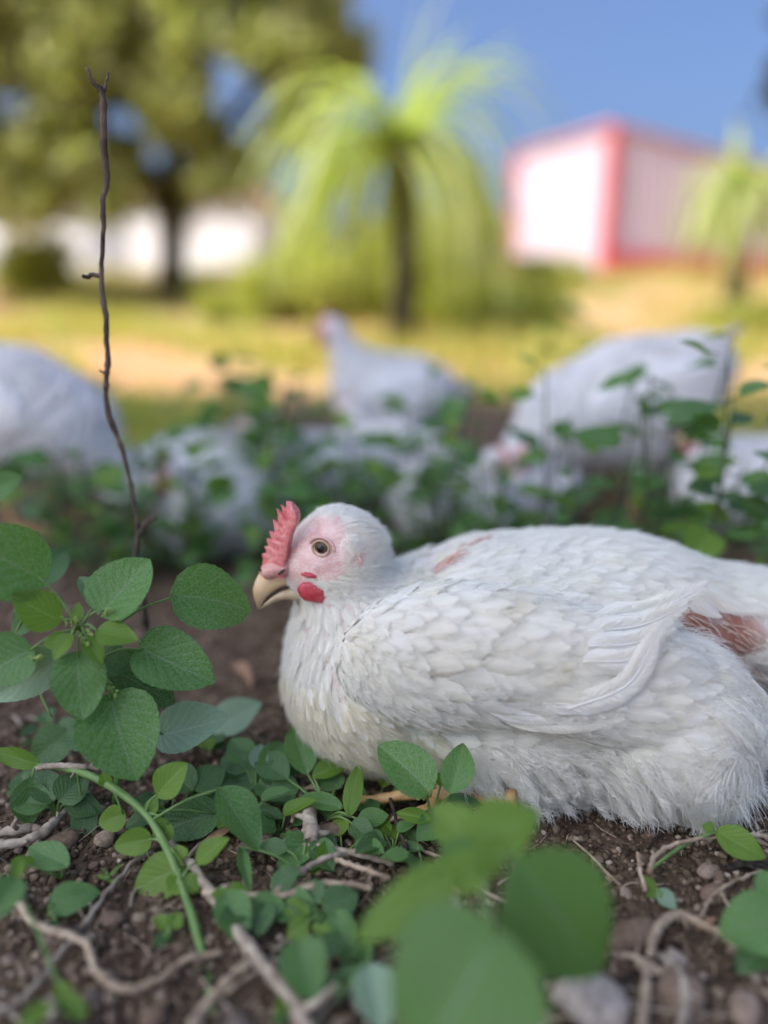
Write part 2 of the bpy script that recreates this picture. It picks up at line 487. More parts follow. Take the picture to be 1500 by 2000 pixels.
def surface(sdf, lo, hi, h):
    lo = np.array(lo); hi = np.array(hi)
    n = np.ceil((hi - lo) / h).astype(int) + 1
    ax = [lo[i] + np.arange(n[i]) * h for i in range(3)]
    G = np.stack(np.meshgrid(*ax, indexing='ij'), -1)
    v = sdf(G).astype(np.float32)
    ins = v < 0
    nc = n - 1
    acc = np.zeros((*nc, 3)); cnt = np.zeros(nc)
    corners = [(i, j, k) for i in (0, 1) for j in (0, 1) for k in (0, 1)]
    def sl(c): return tuple(slice(c[i], c[i] + nc[i]) for i in range(3))
    for a in corners:
        for ax_ in range(3):
            if a[ax_] == 1: continue
            c2 = list(a); c2[ax_] = 1
            va, vb = v[sl(a)], v[sl(c2)]
            cr = (va < 0) != (vb < 0)
            t = np.where(cr, va / np.where(cr, va - vb, 1), 0)
            off = np.zeros((*nc, 3)); off[...] = a; off[..., ax_] += t
            acc += off * cr[..., None]; cnt += cr
    act = cnt > 0
    ids = -np.ones(nc, dtype=np.int64); ids[act] = np.arange(act.sum())
    ii = np.argwhere(act)
    Vt = lo + (ii + acc[act] / cnt[act][:, None]) * h
    quads = []
    for ax_ in range(3):
        o1, o2 = [(1, 2), (2, 0), (0, 1)][ax_]
        s0 = [slice(None)] * 3; s1 = [slice(None)] * 3
        s0[ax_] = slice(0, n[ax_] - 1); s1[ax_] = slice(1, n[ax_])
        a, b_ = ins[tuple(s0)], ins[tuple(s1)]
        e = np.argwhere(a != b_)
        e = e[(e[:, o1] > 0) & (e[:, o2] > 0) & (e[:, o1] < n[o1] - 1) & (e[:, o2] < n[o2] - 1)]
        flip = a[tuple(e.T)]
        def cid(d1, d2):
            q = e.copy(); q[:, o1] -= d1; q[:, o2] -= d2
            return ids[tuple(q.T)]
        q = np.stack([cid(1, 1), cid(0, 1), cid(0, 0), cid(1, 0)], -1)
        q[~flip] = q[~flip][:, ::-1]
        quads.append(q)
    return sdf.snap(Vt, 0, 1), np.vstack(quads)

def poisson(P, r, seed=0, maxn=100000):
    """pick points of P (n,3) with spacing r (array or float)"""
    rg = np.random.default_rng(seed)
    order = rg.permutation(len(P))
    r = np.broadcast_to(r, len(P)); cs = float(r.max())
    grid = {}; out = []
    for i in order:
        p = P[i]; key = tuple((p // cs).astype(int)); ok = True
        for dx in (-1, 0, 1):
            for dy in (-1, 0, 1):
                for dz in (-1, 0, 1):
                    for j in grid.get((key[0] + dx, key[1] + dy, key[2] + dz), ()):
                        q = P[j]
                        if (p[0] - q[0]) ** 2 + (p[1] - q[1]) ** 2 + (p[2] - q[2]) ** 2 < r[i] ** 2:
                            ok = False; break
                    if not ok: break
                if not ok: break
            if not ok: break
        if ok:
            grid.setdefault(key, []).append(i); out.append(i)
            if len(out) >= maxn: break
    return np.array(out, dtype=int)

NS, NC = 9, 7
def feathers(sdf, P, flow, length, width, lift, rg, base_off=0.0006, arch=0.20, rag=0.02):
    """feathers that follow the body: returns V (n,NS*NC,3), uv (NS*NC,2) and the spines"""
    n = len(P)
    Nn = sdf.grad(P); t = norm(flow - Nn * (flow * Nn).sum(-1, keepdims=True))
    cur = P.copy(); spine = [sdf.snap(cur, base_off, 2)]; nr = [Nn]; tg = [t]
    step = (length / (NS - 1))[:, None]
    for i in range(1, NS):
        s_ = i / (NS - 1)
        cur = spine[-1] + t * step
        d = sdf(cur); Nn = sdf.grad(cur)
        target = base_off + lift * s_
        cur = cur - Nn * (d - target)[:, None] * 0.85
        t = norm(0.8 * t + 0.2 * norm(flow)); t = norm(t - Nn * (t * Nn).sum(-1, keepdims=True) * 0.95)
        spine.append(cur); nr.append(Nn); tg.append(t)
    spine = np.stack(spine, 1); nr = np.stack(nr, 1); tg = np.stack(tg, 1)
    side = norm(np.cross(nr, tg))
    s_ = np.linspace(0, 1, NS); u = np.linspace(-1, 1, NC)
    w = np.clip(s_ * 3.2 + 0.16, 0, 1) ** 0.6 * np.clip(1 - ((s_ - 0.36) / 0.645).clip(0) ** 2.3, 0.0, 1) ** 0.5
    wj = 1 + rag * rg.normal(size=(n, NS, NC)) * (np.abs(u)[None, None] > 0.9)
    off = (u[None, None] * w[None, :, None] * (width[:, None, None] / 2)) * wj
    sl = rg.normal(size=(n, NS, NC)) * (s_[None, :, None] > 0.93) * rag * 0.5
    V = spine[:, :, None] + side[:, :, None] * off[..., None] - nr[:, :, None] * ((u ** 2)[None, None] * w[None, :, None] * width[:, None, None] * arch)[..., None]
    V = V + tg[:, :, None] * (sl * length[:, None, None] * 0.35 - (u ** 2)[None, None] * (s_[None, :, None] ** 2) * w[None, :, None] * width[:, None, None] * 0.30)[..., None]
    uv = np.stack(np.broadcast_arrays(u[None] * 0.5 + 0.5, s_[:, None]), -1).reshape(-1, 2)
    return V.reshape(n, NS * NC, 3), uv, spine, tg, side, nr, w
gi = np.arange(NS * NC).reshape(NS, NC)
FQ = np.stack([gi[:-1, :-1], gi[:-1, 1:], gi[1:, 1:], gi[1:, :-1]], -1).reshape(-1, 4)
def join_feathers(V, uv, col):
    n = len(V)
    Fc = (FQ[None] + (np.arange(n) * NS * NC)[:, None, None]).reshape(-1, 4)
    return V.reshape(-1, 3), Fc, np.tile(uv, (n, 1)), np.repeat(col, NS * NC, 0)
def strands(name, P, rad, mat, parent):
    """P (n,k,3) strands, rad (k,) or (n,k)"""
    n, k = P.shape[:2]
    c = bpy.data.hair_curves.new(name)
    c.add_curves([k] * n)
    c.attributes['position'].data.foreach_set('vector', P.astype(np.float32).ravel())
    ra = c.attributes.get('radius') or c.attributes.new('radius', 'FLOAT', 'POINT')
    ra.data.foreach_set('value', np.broadcast_to(rad, (n, k)).astype(np.float32).ravel())
    c.materials.append(mat)
    o = bpy.data.objects.new(name, c); COL.objects.link(o); o.parent = parent
    return o
def barbs(spine, tg, side, nr, width, w, per, length, rg, s0=0.35, spread=0.9, jit=0.25, droop=0.0):
    """fine barbs leaving the rim of every feather"""
    n = len(spine); m_ = n * per
    fi = np.repeat(np.arange(n), per); s_ = rg.uniform(s0, 1.0, m_)
    x = s_ * (NS - 1); i = np.clip(x.astype(int), 0, NS - 2); f = (x - i)[:, None]
    def at_(A): return A[fi, i] * (1 - f) + A[fi, i + 1] * f
    p, t, sd, nn = at_(spine), norm(at_(tg)), norm(at_(side)), norm(at_(nr))
    ww = (w[i] * (1 - f[:, 0]) + w[i + 1] * f[:, 0]) * width[fi] / 2
    sg = rg.choice([-1, 1], m_)[:, None]
    start = p + sd * sg * (ww * rg.uniform(0.2, 0.95, m_))[:, None]
    d = norm(t * (1 + jit * rg.normal(size=(m_, 1))) + sd * sg * (spread * rg.uniform(0.3, 1, (m_, 1))) + nn * (0.12 + jit * 0.6 * rg.normal(size=(m_, 1))))
    Ln = (length[fi] * rg.uniform(0.6, 1.25, m_))[:, None]
    out = [start, start + d * Ln * 0.5, start + norm(d * 1.0 - sd * sg * 0.3 + np.array([0, 0, -droop])) * Ln]
    return np.stack(out, 1)

# ------------------------------------------------------------------ the resting hen
YM = 0.585
hen = thing('hen', 'white hen with serrated red comb resting on the soil in focus, facing left', 'hen', (0.10, YM, 0))
HO = np.array([0.10, YM, 0.0])
BODY = Sdf([
    ('e', (0.110, 0.590, 0.093), (0.146, 0.102, 0.080), 0.0),
    ('e', (0.170, 0.590, 0.112), (0.110, 0.082, 0.064), 0.04),
    ('e', (-0.003, 0.572, 0.076), (0.075, 0.084, 0.077), 0.0),
    ('e', (0.105, 0.575, 0.046), (0.150, 0.095, 0.050), 0.0),
    ('c', (-0.035, 0.566, 0.172), (-0.024, 0.570, 0.108), 0.0310, 0.044),
    ('e', (-0.036, 0.565, 0.1755), (0.0325, 0.029, 0.0315), 0.0),
    ('e', (-0.056, 0.557, 0.166), (0.026, 0.019, 0.0205), 0.35),
    ('e', (0.275, 0.590, 0.114), (0.070, 0.052, 0.034), 0.0),
    ('e', (0.360, 0.590, 0.117), (0.095, 0.040, 0.024), 0.0),
    ('e', (0.206, 0.536, 0.066), (0.066, 0.078, 0.063), 0.0),
    ('e', (0.205, 0.640, 0.066), (0.068, 0.070, 0.062), 0.0),
], 0.016)
WING = Sdf([
    ('e', (0.048, 0.497, 0.120), (0.082, 0.034, 0.052), 0.05),
    ('e', (0.130, 0.493, 0.112), (0.100, 0.032, 0.044), -0.16),
    ('e', (0.185, 0.477, 0.084), (0.062, 0.014, 0.017), -0.12),
], 0.018)
Vb, Fb = surface(BODY, (-0.14, 0.43, -0.04), (0.47, 0.75, 0.24), 0.003)
HEADC = np.array([-0.036, 0.565, 0.1755]); FACEC = np.array([-0.052, 0.545, 0.170])
def sstep(a, b_, x): 
    t = np.clip((x - a) / (b_ - a), 0, 1); return t * t * (3 - 2 * t)
P_ear, n_ear = BODY.hit(695, 1085); P_eye, n_eye = BODY.hit(627, 1071)
P_sh, _ = WING.hit(905, 1092); P_bare, _ = BODY.hit(1360, 1205)
P_bare2, _ = BODY.hit(1425, 1245)
def body_col(P):
    c = np.tile(np.array([0.82, 0.79, 0.73]), (len(P), 1))
    pink = np.array([0.78, 0.42, 0.37])
    f = 1 - sstep(0.024, 0.040, np.linalg.norm((P - P_eye) * np.array([1, 0.8, 1.0]), axis=1))
    g = 1 - sstep(0.006, 0.019, np.linalg.norm(P - P_ear, axis=1))
    k = np.clip(np.maximum(f * 0.66, g * 0.8), 0, 1)[:, None]
    c = c * (1 - k) + pink * k
    # throat skin shows between thin feathers
    th = (1 - sstep(0.015, 0.05, np.abs(P[:, 2] - 0.115))) * (1 - sstep(0.0, 0.07, np.abs(P[:, 0] + 0.045)))
    c = c * (1 - 0.5 * th[:, None]) + np.array([0.55, 0.44, 0.38]) * 0.5 * th[:, None]
    for q, r in ((P_bare, 0.036), (P_bare2, 0.042)):
        k = (1 - sstep(r * 0.3, r, np.linalg.norm(P - q, axis=1)))[:, None]
        c = c * (1 - k) + np.array([0.40, 0.20, 0.14]) * k
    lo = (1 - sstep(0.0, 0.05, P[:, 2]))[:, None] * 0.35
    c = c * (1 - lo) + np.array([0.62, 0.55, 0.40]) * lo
    return c
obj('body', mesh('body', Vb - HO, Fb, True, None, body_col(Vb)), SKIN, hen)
Vw, Fw = surface(WING, (-0.07, 0.45, 0.04), (0.29, 0.55, 0.20), 0.003)
wing = obj('wing', mesh('wing', WING.snap(Vw, -0.003, 2) - HO, Fw, True, None, np.tile([0.82, 0.79, 0.73], (len(Vw), 1))), SKIN, hen)

def region(P):
    """per point: kind id, flow, length, width, lift, spacing   0 none(head) 1 neck 2 breast 3 body 4 fluff 5 tail"""
    n = len(P); x, y, z = P.T
    kind = np.full(n, 3)
    flow = np.tile(np.array([1.0, 0, -0.10]), (n, 1)); ln = np.full(n, 0.036); wd = np.full(n, 0.020); lf = np.full(n, 0.0048)
    dh = np.linalg.norm((P - HEADC) * np.array([1, 1, 1.0]), axis=1)
    head = (z > 0.150) & (x < 0.008)
    neck = (~head) & (x < 0.035) & (z > 0.095) & (x + (z - 0.10) * -0.35 < 0.03)
    breast = (~head) & (~neck) & (x < 0.03)
    fl = ((x > 0.165) & (x < 0.29) & (z < 0.108) & (y < 0.575)) | ((x > 0.02) & (z < 0.060)) | ((x > 0.2) & (z < 0.09))
    tail = (x > 0.33)
    kind[fl] = 4; kind[tail] = 5; kind[breast] = 2; kind[neck] = 1; kind[head] = 0
    flow[head] = norm(P[head] - np.array([-0.09, 0.555, 0.165]))
    flow[neck] = np.array([0.35, 0, -1.0]); ln[neck] = 0.020; wd[neck] = 0.007; lf[neck] = 0.0022
    flow[breast] = np.array([0.75, 0, -0.75]); ln[breast] = 0.022; wd[breast] = 0.013
    f = kind == 4
    bl_ = sstep(0.10, 0.22, P[f][:, 0])[:, None]; flow[f] = norm(norm(P[f] - np.array([0.18, 0.56, 0.10])) + np.array([0.8, -0.1, -0.55])) * bl_ + np.array([1.0, -0.1, -0.42]) * (1 - bl_); ln[f] = 0.026; wd[f] = 0.012; lf[f] = 0.004
    sad = (kind == 3) & (x > 0.19); flow[sad] = np.array([1.0, 0, -0.45]); ln[sad] = 0.042
    flow[tail] = np.array([1, 0, -0.18]); ln[tail] = 0.06; wd[tail] = 0.02
    return kind, flow, ln, wd, lf
area_pick = poisson(Vb, 0.0062, 1)
Pb = Vb[area_pick]; kd, fw, ln, wd, lf = region(Pb)
Pmid = Pb + norm(fw) * (ln * 0.6)[:, None]
bare = np.minimum.reduce([np.linalg.norm(Pmid - P_bare, axis=1) / 0.020, np.linalg.norm(Pmid - P_bare2, axis=1) / 0.020, np.linalg.norm(Pb - P_bare, axis=1) / 0.026, np.linalg.norm(Pb - P_bare2, axis=1) / 0.030])
inwing = WING(Pb) < 0.0005
def plume_col(P, rg):
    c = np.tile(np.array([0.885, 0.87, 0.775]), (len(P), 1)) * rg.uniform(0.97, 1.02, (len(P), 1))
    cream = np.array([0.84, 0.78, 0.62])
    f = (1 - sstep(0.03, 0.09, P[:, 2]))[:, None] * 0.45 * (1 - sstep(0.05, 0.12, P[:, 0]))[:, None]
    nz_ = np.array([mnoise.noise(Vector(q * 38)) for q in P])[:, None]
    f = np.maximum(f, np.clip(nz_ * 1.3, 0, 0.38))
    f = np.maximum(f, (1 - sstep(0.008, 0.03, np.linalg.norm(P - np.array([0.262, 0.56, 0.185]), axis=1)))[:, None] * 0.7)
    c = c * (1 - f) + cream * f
    return np.clip(c, 0, 0.9)
fe_V, fe_c, allbarb, cream_b = [], [], [], []
for k_, keep in ((1, 0.9), (2, 1.0), (3, 0.55), (5, 0.35)):
    s_ = (kd == k_) & ~inwing & (bare > 1) & (rng.random(len(Pb)) < keep)
    if k_ == 1:   # thinner over the throat
        s_ &= ~((np.abs(Pb[:, 0] + 0.045) < 0.022) & (Pb[:, 1] < 0.565) & (rng.random(len(Pb)) < 0.25))
    p = Pb[s_]; n = len(p)
    l_ = ln[s_] * rng.uniform(0.8, 1.25, n); w_ = wd[s_] * rng.uniform(0.8, 1.2, n)
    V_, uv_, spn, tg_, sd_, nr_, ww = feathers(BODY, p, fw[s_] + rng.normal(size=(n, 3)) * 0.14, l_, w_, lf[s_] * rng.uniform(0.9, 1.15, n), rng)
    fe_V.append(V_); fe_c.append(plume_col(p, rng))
    per = {1: 60, 2: 100, 3: 60, 5: 50}[k_]
    Bq = barbs(spn, tg_, sd_, nr_, w_, ww, per, l_ * {1: 0.35, 2: 0.40, 3: 0.22, 5: 0.2}[k_], rng, 0.3, 0.7, 0.25)
    (cream_b if k_ == 2 else allbarb).append(Bq)
hp_ = Vb[(region(Vb)[0] == 0)]; hp_ = hp_[poisson(hp_, 0.0030, 77)]
hp_ = hp_[(np.linalg.norm((hp_ - P_eye) * np.array([1, 0.8, 1.0]), axis=1) > 0.024) & (np.linalg.norm(hp_ - P_ear, axis=1) > 0.011) & (hp_[:, 0] > -0.058)]
n = len(hp_); hf_ = norm(hp_ - np.array([-0.09, 0.555, 0.165])) + rng.normal(size=(n, 3)) * 0.12 + np.array([0, 0, -0.25])
hl_ = rng.uniform(0.008, 0.013, n); hw_ = np.full(n, 0.0042)
V_, uv_, spn, tg_, sd_, nr_, ww = feathers(BODY, hp_, hf_, hl_, hw_, rng.uniform(0.0012, 0.0019, n), rng)
fe_V.append(V_); fe_c.append(plume_col(hp_, rng)); allbarb.append(barbs(spn, tg_, sd_, nr_, hw_, ww, 16, hl_ * 0.35, rng, 0.4, 0.5, 0.3))
V_, Fc, uvs, cs = join_feathers(np.concatenate(fe_V), uv_, np.concatenate(fe_c))
tag(obj('plumage', mesh('plumage', V_ - HO, Fc, True, uvs, cs), FEATHER, hen), kind='stuff')

# wing coverts, each its own piece
wp = poisson(Vw, 0.0055 + 0.0043 * sstep(-0.03, 0.02, Vw[:, 0]), 3)
Pw = Vw[wp]; Nw = WING.grad(Pw)
sel = (BODY(Pw) > -0.010) & (Nw[:, 1] < 0.35)
Pw = Pw[sel]
# coverts get longer backwards; lower edge curves down and back
wx = Pw[:, 0]
l_ = 0.016 + 0.010 * sstep(-0.03, 0.01, wx) + 0.018 * sstep(-0.02, 0.16, wx)
w_ = 0.0105 + 0.008 * sstep(-0.03, 0.02, wx) + 0.0035 * sstep(-0.02, 0.12, wx)
flw = np.stack([np.ones(len(Pw)), np.zeros(len(Pw)), -0.55 + 0.48 * sstep(-0.03, 0.05, wx) + 0.12 * sstep(0.12, 0.14, Pw[:, 2])], -1)
flw += rng.normal(size=flw.shape) * 0.07
order = np.argsort(-l_)
Pw, l_, w_, flw = Pw[order], l_[order], w_[order], flw[order]
n = len(Pw); l_ = l_ * rng.uniform(0.85, 1.15, n); w_ = w_ * rng.uniform(0.85, 1.15, n)
UN = Sdf(BODY.parts + [], 0.022)
class Union:
    def __call__(s, P): 
        a, b_ = BODY(P), WING(P); k = 0.003
        h = np.clip(0.5 + 0.5 * (a - b_) / k, 0, 1); return a * (1 - h) + b_ * h - k * h * (1 - h)
    grad = Sdf.grad; snap = Sdf.snap; hit = Sdf.hit
ALL = Union()
V_, uv_, spn, tg_, sd_, nr_, ww = feathers(ALL, Pw, flw, l_, w_, l_ * rng.uniform(0.125, 0.155, n), rng, 0.0, 0.24, 0.02)
wc = plume_col(Pw, rng)
sh = np.linalg.norm(Pw - P_sh, axis=1)
order = np.argsort(sh)
redset = set()
NW = min(n, 285)
for i in range(NW):
    me = mesh('feather', V_[i] - HO, FQ, True, uv_, np.tile(wc[i], (NS * NC, 1)))
    obj('feather', me, FEATHER, wing)
if n > NW:
    v2, f2, u2, c2 = join_feathers(V_[NW:], uv_, wc[NW:])
    tag(obj('small_feathers', mesh('small_feathers', v2 - HO, f2, True, u2, c2), FEATHER, wing), kind='stuff')
allbarb.append(barbs(spn, tg_, sd_, nr_, w_, ww, 110, l_ * 0.13, rng, 0.3, 0.5, 0.15))

# long quills placed one by one: base px, tip px, width m, lift, colour
def quill(a, b_, wdt, yA=None, yB=None, bend=0.0, col=(0.86, 0.87, 0.88), off=0.005, nm='flight_feather', up=0.0, mid_px=None):
    pa, na = ALL.hit(*a); pb, nb = ALL.hit(*b_)
    pa = pa + na * off; pb = pb + nb * (off + up)
    n_ = 12
    t = np.linspace(0, 1, n_)[:, None]
    mid = (pa + pb) / 2 + np.array([0, 0, bend])
    sp_ = (1 - t) ** 2 * pa + 2 * t * (1 - t) * mid + t ** 2 * pb
    if mid_px is not None:      # a long vane that bridges the hollows between wing and rump
        hs = [ALL.hit(*q)[0][1] for q in (a, mid_px, b_)]
        y0 = hs[0] - off; y1 = min(hs[1] - off - 0.001, y0 + 0.006); y2 = min(hs[2] - off, y1 + 0.010)
        P3 = smooth_path([at(*a, y0), at(*mid_px, y1), at(*b_, y2)], n_)
        sp_ = P3; g = np.tile(norm(np.array([0.12, -1.0, 0.35])), (n_, 1))
    else:
        d = ALL(sp_); g = ALL.grad(sp_)
        sp_ = sp_ + g * np.clip(off * (0.5 + t[:, 0]) + up * t[:, 0] - d, 0, None)[:, None]
    T = norm(np.gradient(sp_, axis=0)); g = norm(g - T * (g * T).sum(-1, keepdims=True)); sd = np.cross(g, T)
    u = np.linspace(-1, 1, 9); s_ = t[:, 0]
    w = np.clip(s_ * 4 + 0.1, 0, 1) ** 0.7 * np.clip(1 - ((s_ - 0.62) / 0.40).clip(0) ** 2.2, 0, 1) ** 0.6 * wdt / 2
    V = sp_[:, None] + sd[:, None] * (u[None, :, None] * w[:, None, None]) - g[:, None] * ((u ** 2)[None, :, None] * w[:, None, None] * 0.18)
    V = V - T[:, None] * ((u ** 2)[None, :, None] * w[:, None, None] * 0.8)
    V = V + sd[:, None] * (rng.normal(size=(n_, 9, 1)) * 0.00035 * (np.abs(u) > 0.9)[None, :, None])
    q = np.arange(n_ * 9).reshape(n_, 9)
    Fq = np.stack([q[:-1, :-1], q[:-1, 1:], q[1:, 1:], q[1:, :-1]], -1).reshape(-1, 4)
    uv = np.stack(np.broadcast_arrays(u[None] * 0.5 + 0.5, s_[:, None]), -1).reshape(-1, 2)
    kb = 420; ti = rng.uniform(0.08, 0.98, kb) * (n_ - 1); ii = np.clip(ti.astype(int), 0, n_ - 2); fi_ = (ti - ii)[:, None]
    lp = lambda A_: A_[ii] * (1 - fi_) + A_[ii + 1] * fi_
    sg = rng.choice([-1, 1], kb)[:, None]; wq = np.interp(ti, np.arange(n_), w)[:, None]
    p0_ = lp(sp_) + lp(g) * 0.0004; d_ = norm(lp(T) * 1.0 + lp(sd) * sg * 0.75 + rng.normal(size=(kb, 3)) * 0.08)
    QB.append(np.stack([p0_ + lp(sd) * sg * wq * 0.2, p0_ + lp(sd) * sg * wq * 0.2 + d_ * wq * 0.7, p0_ + lp(sd) * sg * wq * 0.2 + d_ * wq * 1.25 - lp(g) * 0.0008], 1))
    V2, F2 = tube(sp_ + g * 0.0004, [0.0007, 0.0002], 6)
    o0 = n_ * 9
    Vx = np.vstack([V.reshape(-1, 3), np.array(V2)]); Fx = [tuple(r) for r in Fq.tolist()] + [tuple(i + o0 for i in f) for f in F2]
    uvx = np.vstack([uv, np.tile([[0.5, 0.5]], (len(V2), 1))])
    obj(nm, mesh(nm, Vx - HO, Fx, True, uvx, np.tile(col, (len(Vx), 1))), FEATHER, wing)
QB = []
W0 = (0.87, 0.86, 0.80); CR = (0.84, 0.80, 0.69)
for a_, m_, b_, w_, c_, o_ in [((1165, 1205), (1275, 1192), (1382, 1142), 0.017, W0, 0.004), ((1150, 1232), (1250, 1222), (1345, 1180), 0.017, W0, 0.0045),
          ((1150, 1262), (1240, 1256), (1318, 1222), 0.017, W0, 0.005), ((1140, 1292), (1225, 1290), (1300, 1262), 0.016, W0, 0.0055),
          ((1110, 1385), (1228, 1335), (1290, 1222), 0.018, W0, 0.007), ((1060, 1375), (1160, 1372), (1235, 1345), 0.014, W0, 0.004),
          ((960, 1388), (1075, 1398), (1175, 1384), 0.013, W0, 0.003), ((985, 1404), (1110, 1414), (1222, 1400), 0.013, CR, 0.005), ((1000, 1428), (1100, 1440), (1196, 1424), 0.011, CR, 0.004)]:
    quill(a_, b_, w_, col=c_, off=o_, mid_px=m_)
# bare red shafts at the shoulder and rump
pin = MB()
for i in range(13):
    a = (845 + i * 7 + rng.normal() * 4, 1122 - i * 4.4 + rng.normal() * 5)
    Lp = rng.uniform(30, 60)
    p0, n0 = ALL.hit(*a); p1, n1_ = ALL.hit(a[0] + Lp, a[1] - Lp * rng.uniform(0.15, 0.45))
    pin.tube(smooth_path([p0 + n0 * 0.002, (p0 + p1) / 2 + n0 * 0.0065, p1 + n1_ * 0.0045], 6), [0.0007, 0.0006, 0.0002], 6)
PINM = simple('pin_shafts', (0.56, 0.24, 0.18), (0.74, 0.48, 0.38), 200, 0.6)
pin.build('pin_feathers', PINM, hen, origin=HO)
pin = MB()
for i in range(70):
    a = (1310 + rng.random() * 170, 1180 + rng.random() * 75)
    a = (a[0], a[1] + (a[0] - 1310) * 0.30)
    p0, n0 = ALL.hit(*a); p1, n1_ = ALL.hit(a[0] + rng.uniform(18, 50), a[1] + rng.uniform(5, 40))
    pin.tube(smooth_path([p0 - n0 * 0.001, (p0 + p1) / 2 + n0 * 0.003, p1 + n1_ * 0.002], 5), [0.0006, 0.0005, 0.0002], 5)
pin.build('quill_stubs', simple('quill_stubs', (0.52, 0.33, 0.24), (0.74, 0.62, 0.50), 200, 0.6), hen, origin=HO)

# short head fur
hd = Vb[(kd[0] if False else 0) if False else slice(None)]
kd_all = region(Vb)[0]
hv = Vb[kd_all == 0]
rep = np.repeat(np.arange(len(hv)), 26)
p = BODY.snap(hv[rep] + rng.normal(size=(len(rep), 3)) * 0.002, -0.0003, 2)
bk = np.linalg.norm((p - P_eye) * np.array([1, 0.8, 1.0]), axis=1)
dn = sstep(0.013, 0.036, bk) * 0.93 + 0.07
de = np.linalg.norm(p - P_ear, axis=1); dn *= sstep(0.002, 0.013, de) * 0.8 + 0.2
near_beak = np.linalg.norm(p - at(560, 1125, 0.55), axis=1)
dn *= sstep(0.010, 0.026, near_beak)
kp = rng.random(len(p)) < dn
p = p[kp]; n_ = BODY.grad(p); fl = norm(p - np.array([-0.09, 0.555, 0.165]))
t = norm(fl - n_ * (fl * n_).sum(-1, keepdims=True) + rng.normal(size=p.shape) * 0.10)
Ln = (0.0035 + 0.005 * sstep(-0.05, -0.01, p[:, 0]))[:, None] * rng.uniform(0.7, 1.2, (len(p), 1))
HS = np.stack([p, p + t * Ln * 0.5 + n_ * Ln * 0.10, p + t * Ln + n_ * Ln * 0.07], 1)
tag(strands('head_down', HS - HO, np.array([0.00015, 0.00013, 0.00003]), DOWN, hen), kind='stuff')
# fluff: plumes with a stem and many barbs
def plume_cloud(P, flow, length, lift, per, bl, rg, droop=0.3, spread=1.0):
    n = len(P)
    w_ = np.full(n, 0.002)
    V_, uv_, spn, tg_, sd_, nr_, ww = feathers(BODY, P, flow, length, w_, lift, rg, 0.0, 0.0)
    dz = np.linspace(0, 1, NS) ** 2
    spn = spn + np.array([0, 0, -1.0]) * (dz[None, :, None] * (length * droop * 0.5)[:, None, None])
    spn[..., 2] = np.maximum(spn[..., 2], 0.002)
    Bq = barbs(spn, tg_, sd_, nr_, w_, ww + 0.1, per, bl, rg, 0.15, spread, 0.4, droop)
    return spn[:, [0, 3, 6, 8]], Bq
fl_pick = poisson(Vb, 0.0042, 9)
Pf = Vb[fl_pick]; kf, ff, lnf, wdf, lff = region(Pf)
s_ = (kf == 4) & (Pf[:, 1] < 0.66) & (np.minimum(np.linalg.norm(Pf - P_bare, axis=1), np.linalg.norm(Pf - P_bare2, axis=1)) > 0.02) & (WING(Pf) > -0.002)
Pf, ff = Pf[s_], ff[s_]
n = len(Pf)
ff = ff + rng.normal(size=(n, 3)) * 0.30
Lf = 0.027 * rng.uniform(0.7, 1.35, n) * (0.75 + 0.45 * sstep(0.1, 0.25, Pf[:, 0]))
st, Bf = plume_cloud(Pf, ff, Lf, 0.009 * rng.uniform(0.4, 1.9, n), 84, Lf * 0.42, rng, 0.25, 0.8)
tag(strands('fluff_stems', st - HO, np.array([0.00035, 0.0003, 0.0002, 0.0001]), DOWN, hen), kind='stuff')
Bf[..., 2] = np.maximum(Bf[..., 2], 0.001)
tag(strands('fluff', Bf - HO, np.array([0.00015, 0.00012, 0.00003]), DOWN, hen), kind='stuff')
# long ragged tufts under the rump
s2 = rng.random(n) < 0.16
s2 &= (Pf[:, 1] < 0.58) & (Pf[:, 2] < 0.07)
st2, B2 = plume_cloud(Pf[s2], ff[s2] + np.array([0.2, -0.4, -0.5]), Lf[s2] * 1.5, np.full(s2.sum(), 0.014), 90, Lf[s2] * 0.6, rng, 0.8, 0.5)
B2[..., 2] = np.maximum(B2[..., 2], 0.001)
tag(strands('ragged_tufts', B2 - HO, np.array([0.00024, 0.0002, 0.00005]), DOWN, hen), kind='stuff')
allbarb += QB
AB = np.concatenate(allbarb); tag(strands('barbs', AB - HO, np.array([0.00013, 0.00011, 0.00003]), DOWN, hen), kind='stuff')
CB = np.concatenate(cream_b); tag(strands('breast_down', CB - HO, np.array([0.00015, 0.00013, 0.00003]), DOWNC, hen), kind='stuff')

# head pieces -------------------------------------------------------
def zo(x, y): return (480 + x * 400 / 1500.0, 960 + y * 400 / 1500.0)
def loft(T, B, w, ys, n=22, seg=14, sq=1.0):
    """closed sideways-swelling form between a top and a bottom profile given in pixels; ys = depth of its middle"""
    m_ = len(T)
    Tp = smooth_path([at(*T[i], ys[i]) for i in range(m_)], n); Bp = smooth_path([at(*B[i], ys[i]) for i in range(m_)], n)
    wv = np.interp(np.linspace(0, m_ - 1, n), range(m_), w)
    V = []
    side = norm(np.array([0.28, 1.0, 0]))
    for i in range(n):
        c = (Tp[i] + Bp[i]) / 2; h = (Tp[i] - Bp[i]) / 2
        for j in range(seg):
            a = 2 * math.pi * j / seg
            V.append(c + h * math.cos(a) + side * wv[i] * np.sign(math.sin(a)) * abs(math.sin(a)) ** sq)
    Fc = []
    for i in range(n - 1):
        for j in range(seg):
            k = (j + 1) % seg; Fc.append((i * seg + j, i * seg + k, (i + 1) * seg + k, (i + 1) * seg + j))
    Fc.append(tuple(range(seg))[::-1]); Fc.append(tuple((n - 1) * seg + j for j in range(seg)))
    return V, Fc
yh = [0.553, 0.551, 0.549, 0.547, 0.5455, 0.545]
